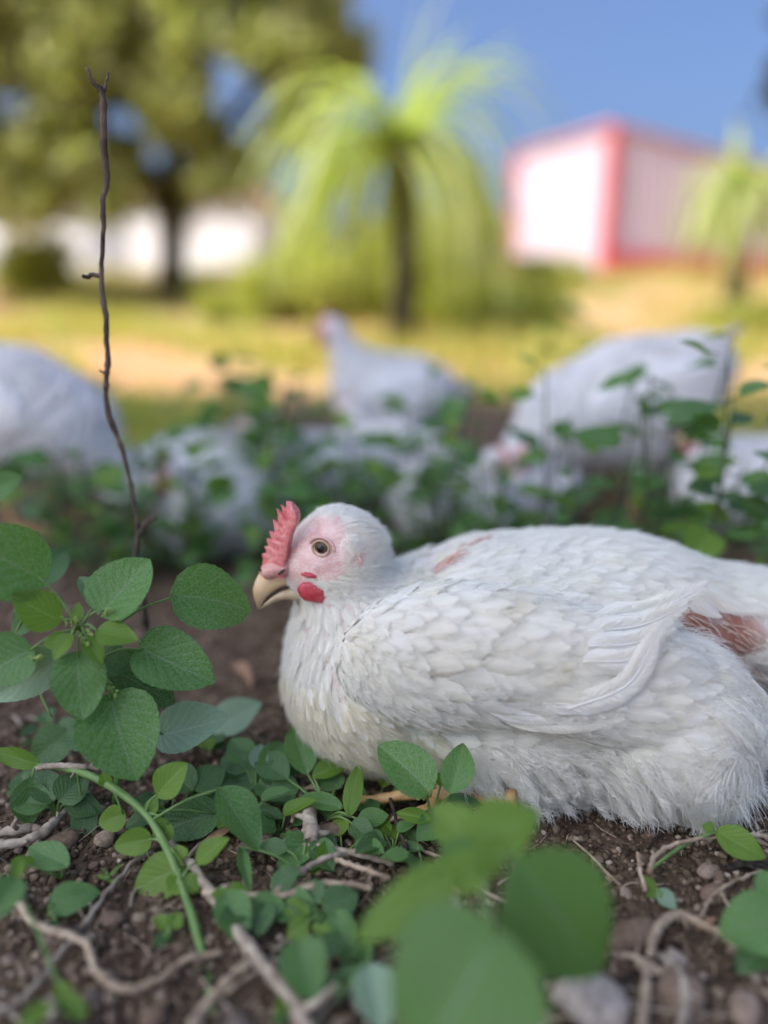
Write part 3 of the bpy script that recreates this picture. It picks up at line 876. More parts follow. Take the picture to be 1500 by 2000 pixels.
ub = MB().add(*loft([zo(330, 545), zo(230, 545), zo(120, 575), zo(62, 680), zo(62, 760), zo(92, 858)],
                    [zo(500, 652), zo(390, 673), zo(300, 697), zo(235, 724), zo(160, 780), zo(98, 860)],
                    [0.0085, 0.0095, 0.009, 0.0072, 0.0048, 0.0008], yh)).build('upper_beak', BEAK, hen, origin=HO)
MB().add(*loft([zo(470, 668), zo(385, 672), zo(300, 695), zo(230, 730), zo(170, 782), zo(108, 848)],
               [zo(470, 775), zo(390, 790), zo(300, 782), zo(220, 805), zo(160, 834), zo(106, 862)],
               [0.0085, 0.0092, 0.0080, 0.006, 0.004, 0.0008], yh)).build('lower_beak', BEAKL, hen, origin=HO)
MB().add(*loft([zo(440, 640), zo(390, 652), zo(300, 680), zo(232, 712), zo(165, 770), zo(108, 842)],
               [zo(440, 676), zo(390, 678), zo(300, 700), zo(232, 742), zo(168, 792), zo(110, 852)],
               [0.0076, 0.0084, 0.0077, 0.0059, 0.0039, 0.0005], yh)).build('mouth', MATS['dark_slit'], hen, origin=HO)
def blob(c, r, rot=None, src=ICO3, nz=0.0, seed=0):
    V = src[0].copy()
    if nz:
        V = np.array([v * (1 + nz * mnoise.noise(Vector(v * 1.7) + Vector((seed, 0, 0)))) for v in V])
    V = V * np.array(r)
    if rot is not None: V = V @ np.array(rot.to_matrix()).T
    return [tuple(v) for v in (V + np.array(c))], [tuple(f) for f in src[1].tolist()]
# comb
Lz = [(100, 600), (118, 545), (128, 500), (120, 455), (152, 448), (136, 402), (166, 398), (150, 342), (190, 350), (170, 288), (214, 305), (198, 200), (245, 245), (226, 122), (276, 165), (256, 92), (298, 122), (296, 68), (340, 72), (372, 125)]
Rz = [(300, 620), (296, 560), (300, 500), (312, 440), (322, 380), (334, 330), (350, 290), (366, 255), (382, 215), (384, 175), (376, 140)]
nL = len(Lz); Rp = smooth_path([(*p_, 0) for p_ in Rz], nL)[:, :2]
Vc = []; NCc = 7
for s_ in (-1, 1):
    for i in range(nL):
        for j in range(NCc):
            f = j / (NCc - 1)
            zx = Lz[i][0] * (1 - f) + Rp[i][0] * f; zy = Lz[i][1] * (1 - f) + Rp[i][1] * f
            th = 0.0006 + 0.0042 * min(f * 1.4, 1) ** 0.8
            if f == 0: th = 0.0002
            p_ = at(*zo(zx, zy), 0.5455 - 0.004 * f) + np.array([0.25, 1, 0]) * s_ * th
            Vc.append(p_)
Fc = []
for s_ in range(2):
    o0 = s_ * nL * NCc
    for i in range(nL - 1):
        for j in range(NCc - 1):
            q = (o0 + i * NCc + j, o0 + i * NCc + j + 1, o0 + (i + 1) * NCc + j + 1, o0 + (i + 1) * NCc + j)
            Fc.append(q if s_ == 0 else q[::-1])
for i in range(nL - 1):
    a = nL * NCc
    Fc.append((i * NCc, (i + 1) * NCc, a + (i + 1) * NCc, a + i * NCc))
    Fc.append((a + i * NCc + NCc - 1, a + (i + 1) * NCc + NCc - 1, (i + 1) * NCc + NCc - 1, i * NCc + NCc - 1))
for j in range(NCc - 1):
    a = nL * NCc; e = (nL - 1) * NCc
    Fc.append((e + j, e + j + 1, a + e + j + 1, a + e + j))
co = MB().add(Vc, Fc).build('comb', COMB, hen, origin=HO)
bv = co.modifiers.new('soft', 'BEVEL'); bv.width = 0.0005; bv.segments = 2; bv.limit_method = 'ANGLE'
# skin above the beak with the nostrils
MB().add(*loft([zo(112, 560), zo(150, 525), zo(230, 500), zo(330, 500)], [zo(112, 600), zo(170, 640), zo(250, 625), zo(330, 600)], [0.003, 0.0078, 0.0094, 0.0098],
               [0.5440, 0.5435, 0.5440, 0.5455], 16, 16)).build('cere', simple('cere_skin', (0.58, 0.24, 0.22), (0.66, 0.40, 0.32), 220, 0.45, 0.4, 0.5, 0.0006), hen, origin=HO)
def facing(p, n, r, thick, rot=0.0, name='x', mat=None, parent=hen, src=ICO3, sink=0.0):
    q = Vector(n).to_track_quat('Y', 'Z')
    V = src[0] * np.array([r[0], thick, r[1]])
    c_, s_ = math.cos(rot), math.sin(rot)
    V = np.stack([V[:, 0] * c_ - V[:, 2] * s_, V[:, 1], V[:, 0] * s_ + V[:, 2] * c_], -1)
    V = V @ np.array(q.to_matrix()).T + p - n * sink - HO
    return obj(name, mesh(name, V, src[1].copy()), mat, parent)
ne = norm(np.array([-0.30, -1.0, 0.16]))
pe = P_eye
eye = facing(pe, ne, (0.0062, 0.0062), 0.0062, 0, 'eye', MATS['iris'], sink=0.0038)
facing(pe + ne * 0.0018, ne, (0.0030, 0.0030), 0.0009, 0, 'pupil', MATS['pupil'], eye, ICO2)
# lids: an almond ring
q = Vector(ne).to_track_quat('Y', 'Z').to_matrix()
def ring(rx, rz, r, y, tilt, nm, mat, arc=(0, 2 * math.pi), pointed=1.0):
    pts = []
    for a in np.linspace(arc[0], arc[1], 40):
        x = rx * math.cos(a); z = rz * math.sin(a) * (abs(math.sin(a)) ** (pointed - 1) if pointed != 1 else 1)
        ct, st_ = math.cos(tilt), math.sin(tilt)
        v = Vector((x * ct - z * st_, y, x * st_ + z * ct))
        pts.append(np.array(q @ v) + pe)
    MB().tube(pts, r, 8).build(nm, mat, hen, origin=HO)
ring(0.0064, 0.0056, 0.0009, 0.0009, 0.2, 'eyelid', LID)
ring(0.0098, 0.0078, 0.0012, -0.0010, 0.25, 'eyelid_fold', MATS['ear_skin'], (0.1, math.pi - 0.1))
ring(0.0102, 0.0076, 0.0009, -0.0012, 0.2, 'eyelid_fold', MATS['ear_skin'], (math.pi + 0.3, 2 * math.pi - 0.2))
# nostril, wattle, ear
for (zx, zy, yy) in ((262, 590, 0.5352), (122, 582, 0.5395)):
    p_ = at(*zo(zx, zy), yy)
    V, Fq = blob(p_, (0.0034, 0.0018, 0.0011), Euler((0, -0.7 if zx > 200 else 0.5, 0)), ICO2)
    MB().add(V, Fq).build('nostril', MATS['dark_slit'], hen, origin=HO)
pw, nw_ = BODY.hit(*zo(495, 730)); pw = pw + nw_ * 0.001
V, Fq = blob(pw, (0.0125, 0.0040, 0.0080), Euler((0, 0.30, 0)), ICO3, 0.16, 3)
MB().add(V, Fq).build('wattle', WATTLE, hen, origin=HO)
V, Fq = blob(pw + np.array([-0.006, 0.014, 0.001]), (0.0095, 0.004, 0.0075), Euler((0, 0.2, 0)), ICO3, 0.3, 5)
MB().add(V, Fq).build('wattle', WATTLE, hen, origin=HO)
pg_, ng_ = BODY.hit(*zo(470, 612))
V, Fq = blob(pg_, (0.0065, 0.003, 0.0020), Euler((0, 0.15, 0)), ICO3, 0.3, 8)
MB().add(V, Fq).build('gape_skin', WATTLE, hen, origin=HO)
pr, nr2 = BODY.hit(*zo(830, 490))
facing(pr, nr2, (0.0022, 0.0080), 0.0022, -0.15, 'ear_fold', PINK, sink=0.0002)
pr, nr2 = BODY.hit(*zo(745, 440))
facing(pr, nr2, (0.0060, 0.0100), 0.0026, -0.1, 'ear_lobe', simple('ear_lobe', (0.62, 0.50, 0.42), (0.76, 0.66, 0.58), 300, 0.6), sink=0.0008)
pr, nr2 = BODY.hit(*zo(782, 370))
kk = 900
q0 = pr + rng.normal(size=(kk, 3)) * np.array([0.0022, 0.001, 0.0035])
q0 = BODY.snap(q0, 0.0005, 2); tt = norm(np.array([0.5, -0.5, -0.6]) + rng.normal(size=(kk, 3)) * 0.3)
ES = np.stack([q0, q0 + tt * 0.002, q0 + tt * 0.0045], 1)
tag(strands('ear_tuft', ES - HO, np.array([0.0003, 0.0002, 0.00005]), DOWN, hen), kind='stuff')
# feet and shanks folded under the belly
def foot(parent, shank, toes, r, origin, rt=None):
    mb = MB().tube(smooth_path(shank, 14), [r * 1.1, r, r, r * 1.15], 12, 0.03)
    lg = mb.build('leg', FOOTM, parent, origin=origin)
    for tp in toes:
        pts = smooth_path(tp, 16); k = np.linspace(0, 1, 16)
        rad = (r * 0.72) * (1 - 0.45 * k) * (1 + 0.12 * np.cos(k * 6 * math.pi))
        MB().tube(pts, rad, 10).build('toe', FOOTM, lg, origin=origin)
        d = norm(pts[-1] - pts[-3])
        MB().tube(smooth_path([pts[-1] - d * 0.002, pts[-1] + d * r * 0.9 , pts[-1] + d * r * 1.7 + np.array([0, 0, -r * 0.5])], 6), [r * 0.36, r * 0.25, r * 0.03], 8).build('claw', MATS['beak_horn'], lg, origin=origin)
    return lg
g = lambda px, py, z: atz(px, py, z)
foot(hen, [g(1010, 1560, 0.022), g(930, 1560, 0.016), g(850, 1548, 0.013)],
     [[g(860, 1548, 0.012), g(800, 1550, 0.012), g(745, 1560, 0.007), g(705, 1562, 0.005)],
      [g(860, 1545, 0.012), g(800, 1530, 0.011), g(755, 1520, 0.007), g(728, 1518, 0.006)],
      [g(860, 1555, 0.012), g(835, 1580, 0.010), g(790, 1592, 0.006)]], 0.0072, HO)
foot(hen, [np.array([0.10, 0.66, 0.02]), np.array([0.06, 0.66, 0.015]), np.array([0.03, 0.66, 0.012])],
     [[np.array([0.03, 0.66, 0.012]), np.array([0.0, 0.655, 0.01]), np.array([-0.03, 0.65, 0.006])],
      [np.array([0.03, 0.66, 0.012]), np.array([0.0, 0.675, 0.01]), np.array([-0.025, 0.69, 0.006])]], 0.0062, HO)
# tail feathers beyond the frame's edge
for i in range(9):
    a0 = np.array([0.36, 0.59 + (i - 4) * 0.006, 0.118 + 0.004 * (i % 3)]); d = norm(np.array([1, (i - 4) * 0.05, -0.02 + 0.05 * (i % 4 - 1)]))
    t = np.linspace(0, 1, 10)[:, None]; sp_ = a0 + d * t * 0.11 + np.array([0, 0, -0.012]) * t ** 2
    u = np.linspace(-1, 1, 5); w = np.clip(t[:, 0] * 3 + 0.2, 0, 1) * np.clip(1 - ((t[:, 0] - 0.7) / 0.31).clip(0) ** 2, 0, 1) ** 0.5 * 0.012
    V = sp_[:, None] + np.array([0, 0.5, 0.85])[None, None] * (u[None, :, None] * w[:, None, None])
    q_ = np.arange(50).reshape(10, 5); Fq = np.stack([q_[:-1, :-1], q_[:-1, 1:], q_[1:, 1:], q_[1:, :-1]], -1).reshape(-1, 4)
    uv = np.stack(np.broadcast_arrays(u[None] * 0.5 + 0.5, t), -1).reshape(-1, 2)
    obj('tail_feather', mesh('tail_feather', V.reshape(-1, 3) - HO, Fq, True, uv, np.tile([0.85, 0.85, 0.85], (50, 1))), FEATHER, hen)

# ------------------------------------------------------------------ the flock behind
def flock_hen(pose):
    """a whole hen at the origin, facing -X, about 0.36 m tall standing"""
    root = thing('hen', 'white hen', 'hen')
    if pose == 'stand':
        parts = [('e', (0.0, 0, 0.195), (0.125, 0.082, 0.078), 0.12), ('e', (-0.06, 0, 0.21), (0.07, 0.07, 0.072), 0), ('c', (-0.13, 0, 0.325), (-0.085, 0, 0.23), 0.022, 0.045),
                 ('e', (-0.14, 0, 0.335), (0.028, 0.020, 0.024), 0), ('e', (0.10, 0, 0.19), (0.07, 0.05, 0.045), -0.25), ('e', (0.01, 0, 0.145), (0.08, 0.075, 0.05), 0)]
        head = np.array([-0.142, 0, 0.335]); hang = 0.0; tail = (np.array([0.15, 0, 0.20]), -0.05); top = 0.40
    elif pose == 'feed':
        parts = [('e', (0.0, 0, 0.20), (0.135, 0.088, 0.083), 0.28), ('e', (-0.08, 0, 0.165), (0.07, 0.07, 0.07), 0), ('c', (-0.185, 0, 0.075), (-0.11, 0, 0.15), 0.022, 0.045),
                 ('e', (-0.195, 0, 0.065), (0.028, 0.020, 0.024), 0), ('e', (0.10, 0, 0.235), (0.07, 0.06, 0.055), 0.5), ('e', (0.02, 0, 0.15), (0.08, 0.078, 0.055), 0)]
        head = np.array([-0.197, 0, 0.065]); hang = 0.9; tail = (np.array([0.135, 0, 0.270]), 0.75); top = 0.40
    else:
        parts = [('e', (0.0, 0, 0.095), (0.145, 0.098, 0.085), 0.05), ('e', (-0.08, 0, 0.09), (0.075, 0.075, 0.075), 0), ('c', (-0.115, 0, 0.195), (-0.09, 0, 0.12), 0.024, 0.045),
                 ('e', (-0.12, 0, 0.20), (0.030, 0.022, 0.026), 0), ('e', (0.13, 0, 0.10), (0.07, 0.05, 0.045), 0), ('e', (0.05, 0, 0.06), (0.10, 0.10, 0.06), 0)]
        head = np.array([-0.125, 0, 0.20]); hang = 0.15; tail = (np.array([0.19, 0, 0.11]), 0.1); top = 0.25
    sd = Sdf(parts, 0.03)
    V, Fq = surface(sd, (-0.26, -0.14, -0.04), (0.24, 0.14, 0.42), 0.0075)
    c = np.tile([0.74, 0.73, 0.71], (len(V), 1))
    fa = np.linalg.norm((V - head - np.array([-0.012, 0, -0.004])), axis=1)
    k = (1 - sstep(0.018, 0.028, fa))[:, None]; c = c * (1 - k) + np.array([0.62, 0.25, 0.22]) * k
    obj('body', mesh('body', V, Fq, True, None, c), SKIN, root)
    rg = np.random.default_rng(5)
    ok = np.linalg.norm(V - head, axis=1) > 0.036
    Vs = V[ok]; pk = poisson(Vs, 0.011, 2); P = Vs[pk]; n = len(P)
    fl = np.tile([1.0, 0, -0.25], (n, 1)) + rg.normal(size=(n, 3)) * 0.15
    up = (P[:, 0] < -0.07); fl[up] = [0.5, 0, -1.0]
    V_, uv_, *_ = feathers(sd, P, fl, np.full(n, 0.045), np.full(n, 0.024), np.full(n, 0.009), rg, 0.001, 0.3, 0.08)
    a, f2, u2, c2 = join_feathers(V_, uv_, np.tile([0.80, 0.79, 0.77], (n, 1)) * rg.uniform(0.9, 1.04, (n, 1)))
    tag(obj('plumage', mesh('plumage', a, f2, True, u2, c2), FEATHER, root), kind='stuff')
    # wings
    for s_ in (-1, 1):
        cz = parts[0][1][2] + 0.01
        mb = MB(); Vq, Fz = blob((0.02, s_ * (parts[0][2][1] - 0.006), cz), (0.105, 0.018, 0.05), Euler((0, -parts[0][3] * 1.2 + 0.12, 0)), ICO3)
        mb.add(Vq, Fz)
        w_ = mb.build('wing', DOWN_SOLID, root)
        for k in range(5):
            t = np.linspace(0, 1, 8); a_ = parts[0][3]
            base = np.array([0.02, s_ * (parts[0][2][1] + 0.010), cz + 0.02 - k * 0.013])
            tip = base + np.array([math.cos(a_), 0, math.sin(a_)]) * 0.12
            q2 = smooth_path([base, (base + tip) / 2 + np.array([0, s_ * 0.004, 0]), tip + np.array([0, -s_ * 0.016, 0])], 8)
            wv = np.sin(np.clip(t * 1.1 + 0.12, 0, 1) * math.pi) ** 0.5 * 0.010
            Vq = np.stack([q2 + np.array([0, 0, 1]) * wv[:, None], q2 + np.array([0, s_ * 0.002, 0]), q2 - np.array([0, 0, 1]) * wv[:, None]], 1).reshape(-1, 3)
            qq = np.arange(24).reshape(8, 3); Fz = np.stack([qq[:-1, :-1], qq[:-1, 1:], qq[1:, 1:], qq[1:, :-1]], -1).reshape(-1, 4)
            obj('flight_feather', mesh('flight_feather', Vq, Fz, True, None, np.tile([0.82, 0.81, 0.79], (24, 1))), FEATHER_FLAT, w_)
    # tail fan
    tb, ta = tail
    for k in range(9):
        sdv = (k - 4) / 4
        d = norm(np.array([math.cos(ta), sdv * 0.32, math.sin(ta) - 0.1 * abs(sdv)]))
        t = np.linspace(0, 1, 7); q2 = tb - d * 0.03 + d[None] * t[:, None] * 0.085
        wv = np.clip(np.sin(np.clip(t * 0.85 + 0.15, 0, 1) * math.pi), 0, 1) ** 0.5 * 0.012
        wd_ = norm(np.array([0.2, 0.75, 0.6 * (1 if sdv > 0 else -1)]))
        Vq = np.stack([q2 + wd_ * wv[:, None], q2 + np.array([0, 0, 0.002]), q2 - wd_ * wv[:, None]], 1).reshape(-1, 3)
        qq = np.arange(21).reshape(7, 3); Fz = np.stack([qq[:-1, :-1], qq[:-1, 1:], qq[1:, 1:], qq[1:, :-1]], -1).reshape(-1, 4)
        obj('tail_feather', mesh('tail_feather', Vq, Fz, True, None, np.tile([0.82, 0.81, 0.80], (21, 1))), FEATHER_FLAT, root)
    # face: beak, comb, wattles, eyes
    dirb = norm(np.array([-math.cos(hang), 0, -math.sin(hang) - 0.15]))
    upv = norm(np.array([-math.sin(hang), 0, math.cos(hang)]))
    MB().tube([head + dirb * 0.022, head + dirb * 0.034, head + dirb * 0.043 - upv * 0.002, head + dirb * 0.049 - upv * 0.006], [0.010, 0.0085, 0.005, 0.001], 10).build('beak', BEAK, root)
    cm = MB(); pts = []
    for i in range(13):
        a_ = i / 12
        c0 = head + dirb * (0.024 - 0.034 * a_) + upv * (0.016 + 0.010 * math.sin(a_ * math.pi))
        hh_ = (0.010 + 0.010 * math.sin(a_ * math.pi)) * (1.0 if i % 2 else 0.5)
        pts += [c0 + np.array([0, -0.0035, 0]), c0 + np.array([0, 0.0035, 0]), c0 + upv * hh_ + np.array([0, 0.001, 0]), c0 + upv * hh_ + np.array([0, -0.001, 0])]
    fz = []
    for i in range(12):
        o0 = i * 4
        for j in range(4): fz.append((o0 + j, o0 + (j + 1) % 4, o0 + 4 + (j + 1) % 4, o0 + 4 + j))
    fz += [(3, 2, 1, 0), (48, 49, 50, 51)]
    cm.add(pts, fz).build('comb', COMB, root, smooth=False)
    for s_ in (-1, 1):
        Vq, Fz = blob(head + dirb * 0.022 - upv * 0.022 + np.array([0, s_ * 0.007, 0]), (0.009, 0.004, 0.012), None, ICO2)
        MB().add(Vq, Fz).build('wattle', WATTLE, root)
        Vq, Fz = blob(head + dirb * 0.010 + upv * 0.004 + np.array([0, s_ * 0.0185, 0]), (0.0045, 0.003, 0.0045), None, ICO2)
        MB().add(Vq, Fz).build('eye', MATS['pupil'], root)
    if pose != 'sit':
        for s_ in (-1, 1):
            hip = np.array([0.0, s_ * 0.04, 0.15]); hock = np.array([0.03, s_ * 0.042, 0.085]); an = np.array([0.005, s_ * 0.043, 0.010])
            thg = MB().tube(smooth_path([hip, hip * 0.4 + hock * 0.6, hock], 7), [0.035, 0.026, 0.010], 12).build('thigh', DOWN_SOLID, root)
            foot(root, [hock, (hock + an) / 2, an], [[an, an + np.array([-0.025, s_ * d_, 0.0]), an + np.array([-0.05, s_ * d_ * 1.8, -0.005])] for d_ in (-0.012, 0.002, 0.016)] + [[an, an + np.array([0.012, 0, -0.001]), an + np.array([0.022, 0, -0.005])]], 0.006, (0, 0, 0))
    return root
DOWN_SOLID = simple('hen_white', (0.70, 0.69, 0.67), (0.80, 0.80, 0.78), 120, 0.8, 0.1, 0.8, 0.002)
FEATHER_FLAT = attr_mat('feather_plain', 0.6, trans=0.2)
protos = {p_: flock_hen(p_) for p_ in ('stand', 'feed', 'sit')}
used = set()
def place_hen(pose, px, py, Y, rz, sc, label, zoff=0.0):
    o = protos[pose]
    if pose in used: o = copy_tree(o)
    used.add(pose)
    p_ = at(px, py, Y)
    o.location = (p_[0], Y, gz(p_[0], Y) + zoff); o.rotation_euler = (0, 0, rz); o.scale = (sc,) * 3
    o['label'] = label; o['group'] = 'white hens foraging behind the resting hen'
place_hen('stand', 768, 750, 1.66, 0.15, 0.93, 'blurred white hen standing upright behind the weeds with its head raised, facing left')
place_hen('feed', 1215, 760, 1.28, 0.08, 1.06, 'large blurred white hen with raised rump and lowered head above the resting hen\'s back')
place_hen('feed', 45, 800, 1.25, math.pi - 0.3, 1.02, 'large blurred white hen cut off by the left edge, bending down')
place_hen('sit', 600, 850, 1.35, 0.4, 0.78, 'white hen squatting in the weeds just above the resting hen\'s head')
place_hen('sit', 400, 870, 1.30, math.pi + 0.5, 0.85, 'white hen squatting in the weeds right of the tall dry twig')
place_hen('sit', 890, 890, 1.15, 2.2, 0.72, 'white hen squatting low below the standing hen, partly behind leaves')
place_hen('sit', 1470, 850, 1.22, 0.3, 0.85, 'white hen resting at the right edge behind the tall weed')
place_hen('sit', 760, 800, 1.55, -0.4, 0.72, 'small white hen squatting right below the standing hen\'s breast')
place_hen('sit', 1040, 960, 1.25, 1.2, 0.70, 'white hen squatting in the weeds below the lowered head of the large hen')
place_hen('sit', 430, 960, 1.12, 0.9, 0.68, 'nearest white hen lying in the weeds left of the resting hen\'s comb')

# ------------------------------------------------------------------ leaves
def leaf_mesh(kind, seed):
    rg = np.random.default_rng(seed)
    nu, nv = 22, 11
    s_ = np.linspace(0, 1, nu); u = np.linspace(-1, 1, nv)
    if kind == 'round':     # broad ovate with a short tip
        w = (np.sin(math.pi * np.clip(s_, 0, 1) ** 0.70) ** 0.62) * 0.5; w *= 1 - 0.20 * np.exp(-((s_ - 0.97) / 0.06) ** 2)
    elif kind == 'oval':
        w = (np.sin(math.pi * s_ ** 0.80) ** 0.8) * 0.5
    else:
        w = (np.sin(math.pi * s_ ** 0.9) ** 1.0) * 0.5
    w[0] = 0.015; w[-1] = 0.002
    cup = rg.uniform(-0.10, 0.16); fold = rg.uniform(0.05, 0.35); droop = rg.uniform(0.02, 0.20); wave = rg.uniform(0.01, 0.03); ph = rg.uniform(0, 6)
    ser = 1 + 0.016 * np.where(np.arange(nu) % 2, 1, -1) 
    Xs = s_[:, None] * np.ones(nv)[None]
    Xs = Xs - 0.10 * (u[None] ** 2) * (1 - s_[:, None]) * (1 if kind == 'round' else 0.3)
    Ys = u[None] * w[:, None] * (1 + (ser[:, None] - 1) * (np.abs(u)[None] > 0.9))
    asym = rg.normal() * 0.03
    Ys = Ys + asym * np.sin(s_ * math.pi)[:, None]
    Zs = np.abs(Ys) * fold + cup * (Ys ** 2) - droop * (s_[:, None] ** 2) + wave * np.sin(s_[:, None] * 9 + ph + u[None] * 1.5) * np.abs(u)[None]
    Zs = Zs + 0.0022 * np.sin((s_[:, None] * 6.5 - np.abs(u)[None] * 2.2) * 2 * math.pi) * (1 - np.abs(u)[None])
    V = np.stack([Xs, Ys, Zs], -1).reshape(-1, 3)
    q_ = np.arange(nu * nv).reshape(nu, nv); Fq = np.stack([q_[:-1, :-1], q_[1:, :-1], q_[1:, 1:], q_[:-1, 1:]], -1).reshape(-1, 4)
    uv = np.stack(np.broadcast_arrays(u[None] * 0.5 + 0.5, s_[:, None]), -1).reshape(-1, 2)
    return V, Fq, uv
LM = {}
def leaf_data(kind, var, mat):
    k = (kind, var, mat.name)
    if k not in LM:
        V, Fq, uv = leaf_mesh(kind, var * 7 + len(kind))
        me = mesh('leaf', V, Fq, True, uv); me.materials.append(mat); LM[k] = me
    return LM[k]
def put_leaf(root, base, tip, width, nrm, mat, kind='round', var=None, ref=None):
    """leaf from base to tip (world), parent root placed without rotation"""
    ref = np.array(root.location) if ref is None else ref
    base = np.asarray(base, float); ax = np.asarray(tip, float) - base; ln_ = np.linalg.norm(ax); ax = ax / ln_
    nrm = np.asarray(nrm, float); nrm = norm(nrm - ax * np.dot(nrm, ax)); sd = np.cross(nrm, ax)
    me = leaf_data(kind, R.randrange(7) if var is None else var, mat)
    o = bpy.data.objects.new('leaf', me); COL.objects.link(o); o.parent = root
    M = Matrix(((ax[0] * ln_, sd[0] * width, nrm[0] * ln_, 0), (ax[1] * ln_, sd[1] * width, nrm[1] * ln_, 0), (ax[2] * ln_, sd[2] * width, nrm[2] * ln_, 0), (0, 0, 0, 1)))
    M.translation = Vector(base - ref)
    o.matrix_local = M
    return o
def px_leaf(root, b_, t_, wpx, Yb, Yt, mat=LEAF, kind='round', roll=0.0, var=None):
    pb, pt = at(*b_, Yb), at(*t_, Yt)
    view = norm(np.array([0, 0, CH]) - (pb + pt) / 2)
    view = norm(view + np.array([-0.1, 0.0, 0.45]))
    ax = norm(pt - pb); view = norm(view - ax * np.dot(view, ax))
    sd = np.cross(view, ax); nn = view * math.cos(roll) + sd * math.sin(roll)
    return put_leaf(root, pb, pt, wpx / pxm((pb + pt) / 2) / max(math.cos(roll), 0.4) * 1.0, nn, mat, kind, var)
def flower_spike(mb, a, b_, r, rg, n=26):
    for i in range(n):
        t = i / n; c = a * (1 - t) + b_ * t + rg.normal(size=3) * r * 0.8
        Vq, Fz = blob(c, (r * rg.uniform(0.5, 1),) * 3, None, ICO1); mb.add(Vq, Fz)

# ---- the leafy weed at the left, every leaf where the photograph has it
YA = 0.475
basep = at(222, 1555, 0.50); basep[2] = gz(basep[0], basep[1])
pl = thing('broadleaf_weed', 'leafy weed with round toothed leaves at the left, one leaf touching the hen\'s beak', 'weed', basep)
node = at(156, 1228, YA)
stems = MB()
main = [basep, at(232, 1470, 0.49), at(222, 1375, 0.48), at(190, 1290, 0.476), node]
stems.tube(smooth_path(main, 20), [0.0028, 0.0022, 0.0018, 0.0014], 8)
A = [  # base, tip, width px, Y base, Y tip, material, kind, petiole start
    ((76, 1127), (-95, 1045), 150, 0.475, 0.45, LEAF, 'round', node, 0.1),
    ((203, 1192), (288, 1086), 125, 0.478, 0.50, LEAF, 'round', node, 0.25),
    ((347, 1163), (502, 1188), 128, 0.50, 0.525, LEAF, 'round', at(200, 1240, 0.477), -0.1),
    ((280, 1268), (420, 1328), 122, 0.485, 0.475, LEAF, 'round', at(190, 1290, 0.476), 0.0),
    ((218, 1368), (268, 1524), 160, 0.468, 0.44, LEAF, 'round', at(205, 1330, 0.474), 0.0),
    ((152, 1283), (162, 1408), 104, 0.462, 0.445, LEAF, 'round', node, 0.0),
    ((118, 1212), (24, 1160), 84, 0.47, 0.455, LEAFY, 'oval', node, 0.0),
    ((190, 1232), (268, 1246), 58, 0.468, 0.462, LEAFY, 'oval', node, 0.2),
    ((56, 1272), (-40, 1328), 112, 0.465, 0.45, LEAF, 'round', node, 0.0),
    ((125, 1275), (-30, 1372), 84, 0.48, 0.475, LEAFP, 'oval', node, 0.5),
    ((318, 1435), (445, 1398), 104, 0.50, 0.50, LEAFP, 'round', at(222, 1400, 0.482), 0.1),
    ((414, 1424), (508, 1368), 74, 0.57, 0.58, LEAFP, 'oval', at(240, 1480, 0.49), 0.1),
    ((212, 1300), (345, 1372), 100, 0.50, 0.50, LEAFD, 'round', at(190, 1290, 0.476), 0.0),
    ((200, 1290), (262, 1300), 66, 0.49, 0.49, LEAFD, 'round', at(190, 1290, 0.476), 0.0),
    ((151, 1216), (153, 1176), 24, 0.47, 0.475, LEAFY, 'oval', node, 0.0),
    ((58, 1142), (130, 1062), 78, 0.56, 0.60, LEAFD, 'round', at(30, 1200, 0.52), 0.0),
    ((-30, 968), (38, 925), 62, 0.62, 0.63, LEAF, 'round', at(-60, 1100, 0.56), 0.0),
    ((135, 1250), (82, 1258), 36, 0.465, 0.46, LEAFY, 'oval', node, 0.3),
    ((168, 1245), (200, 1296), 40, 0.468, 0.455, LEAFY, 'oval', node, 0.3),
    ((140, 1240), (100, 1285), 40, 0.462, 0.45, LEAFY, 'oval', node, -0.3),
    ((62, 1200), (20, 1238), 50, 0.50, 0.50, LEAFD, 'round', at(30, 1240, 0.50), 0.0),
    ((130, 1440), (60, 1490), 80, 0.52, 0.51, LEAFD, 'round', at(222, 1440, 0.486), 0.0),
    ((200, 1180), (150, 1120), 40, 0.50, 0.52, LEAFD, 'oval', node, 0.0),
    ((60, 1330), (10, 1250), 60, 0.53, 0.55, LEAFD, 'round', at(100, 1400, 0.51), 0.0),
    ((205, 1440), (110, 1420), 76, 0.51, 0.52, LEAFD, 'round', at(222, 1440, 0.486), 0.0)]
for (b_, t_, w_, y0, y1, mt, kn, st, rl) in A:
    px_leaf(pl, b_, t_, w_, y0, y1, mt, kn, rl)
    pb = at(*b_, y0); md = (pb + st) / 2 + np.array([0, 0, 0.004])
    MB().tube(smooth_path([st, md, pb], 8), [0.0010, 0.0007], 6).build('petiole', STEM, pl, origin=basep)
stems.build('stem', STEM, pl, origin=basep)
fm = MB()
for (a, b_, r_) in ((at(200, 1325, 0.470), at(228, 1358, 0.462), 0.0013), (node, at(120, 1205, 0.47), 0.0012), (node, at(185, 1240, 0.465), 0.0012), (at(205, 1200, 0.475), at(215, 1190, 0.47), 0.001), (at(60, 1285, 0.46), at(85, 1283, 0.455), 0.001), (node, at(150, 1205, 0.47), 0.0012), (at(150, 1235, 0.468), at(175, 1262, 0.462), 0.0011)):
    flower_spike(fm, np.asarray(a), np.asarray(b_), r_, rng)
tag(fm.build('flower_spike', FLOWER, pl, origin=basep), kind='stuff')

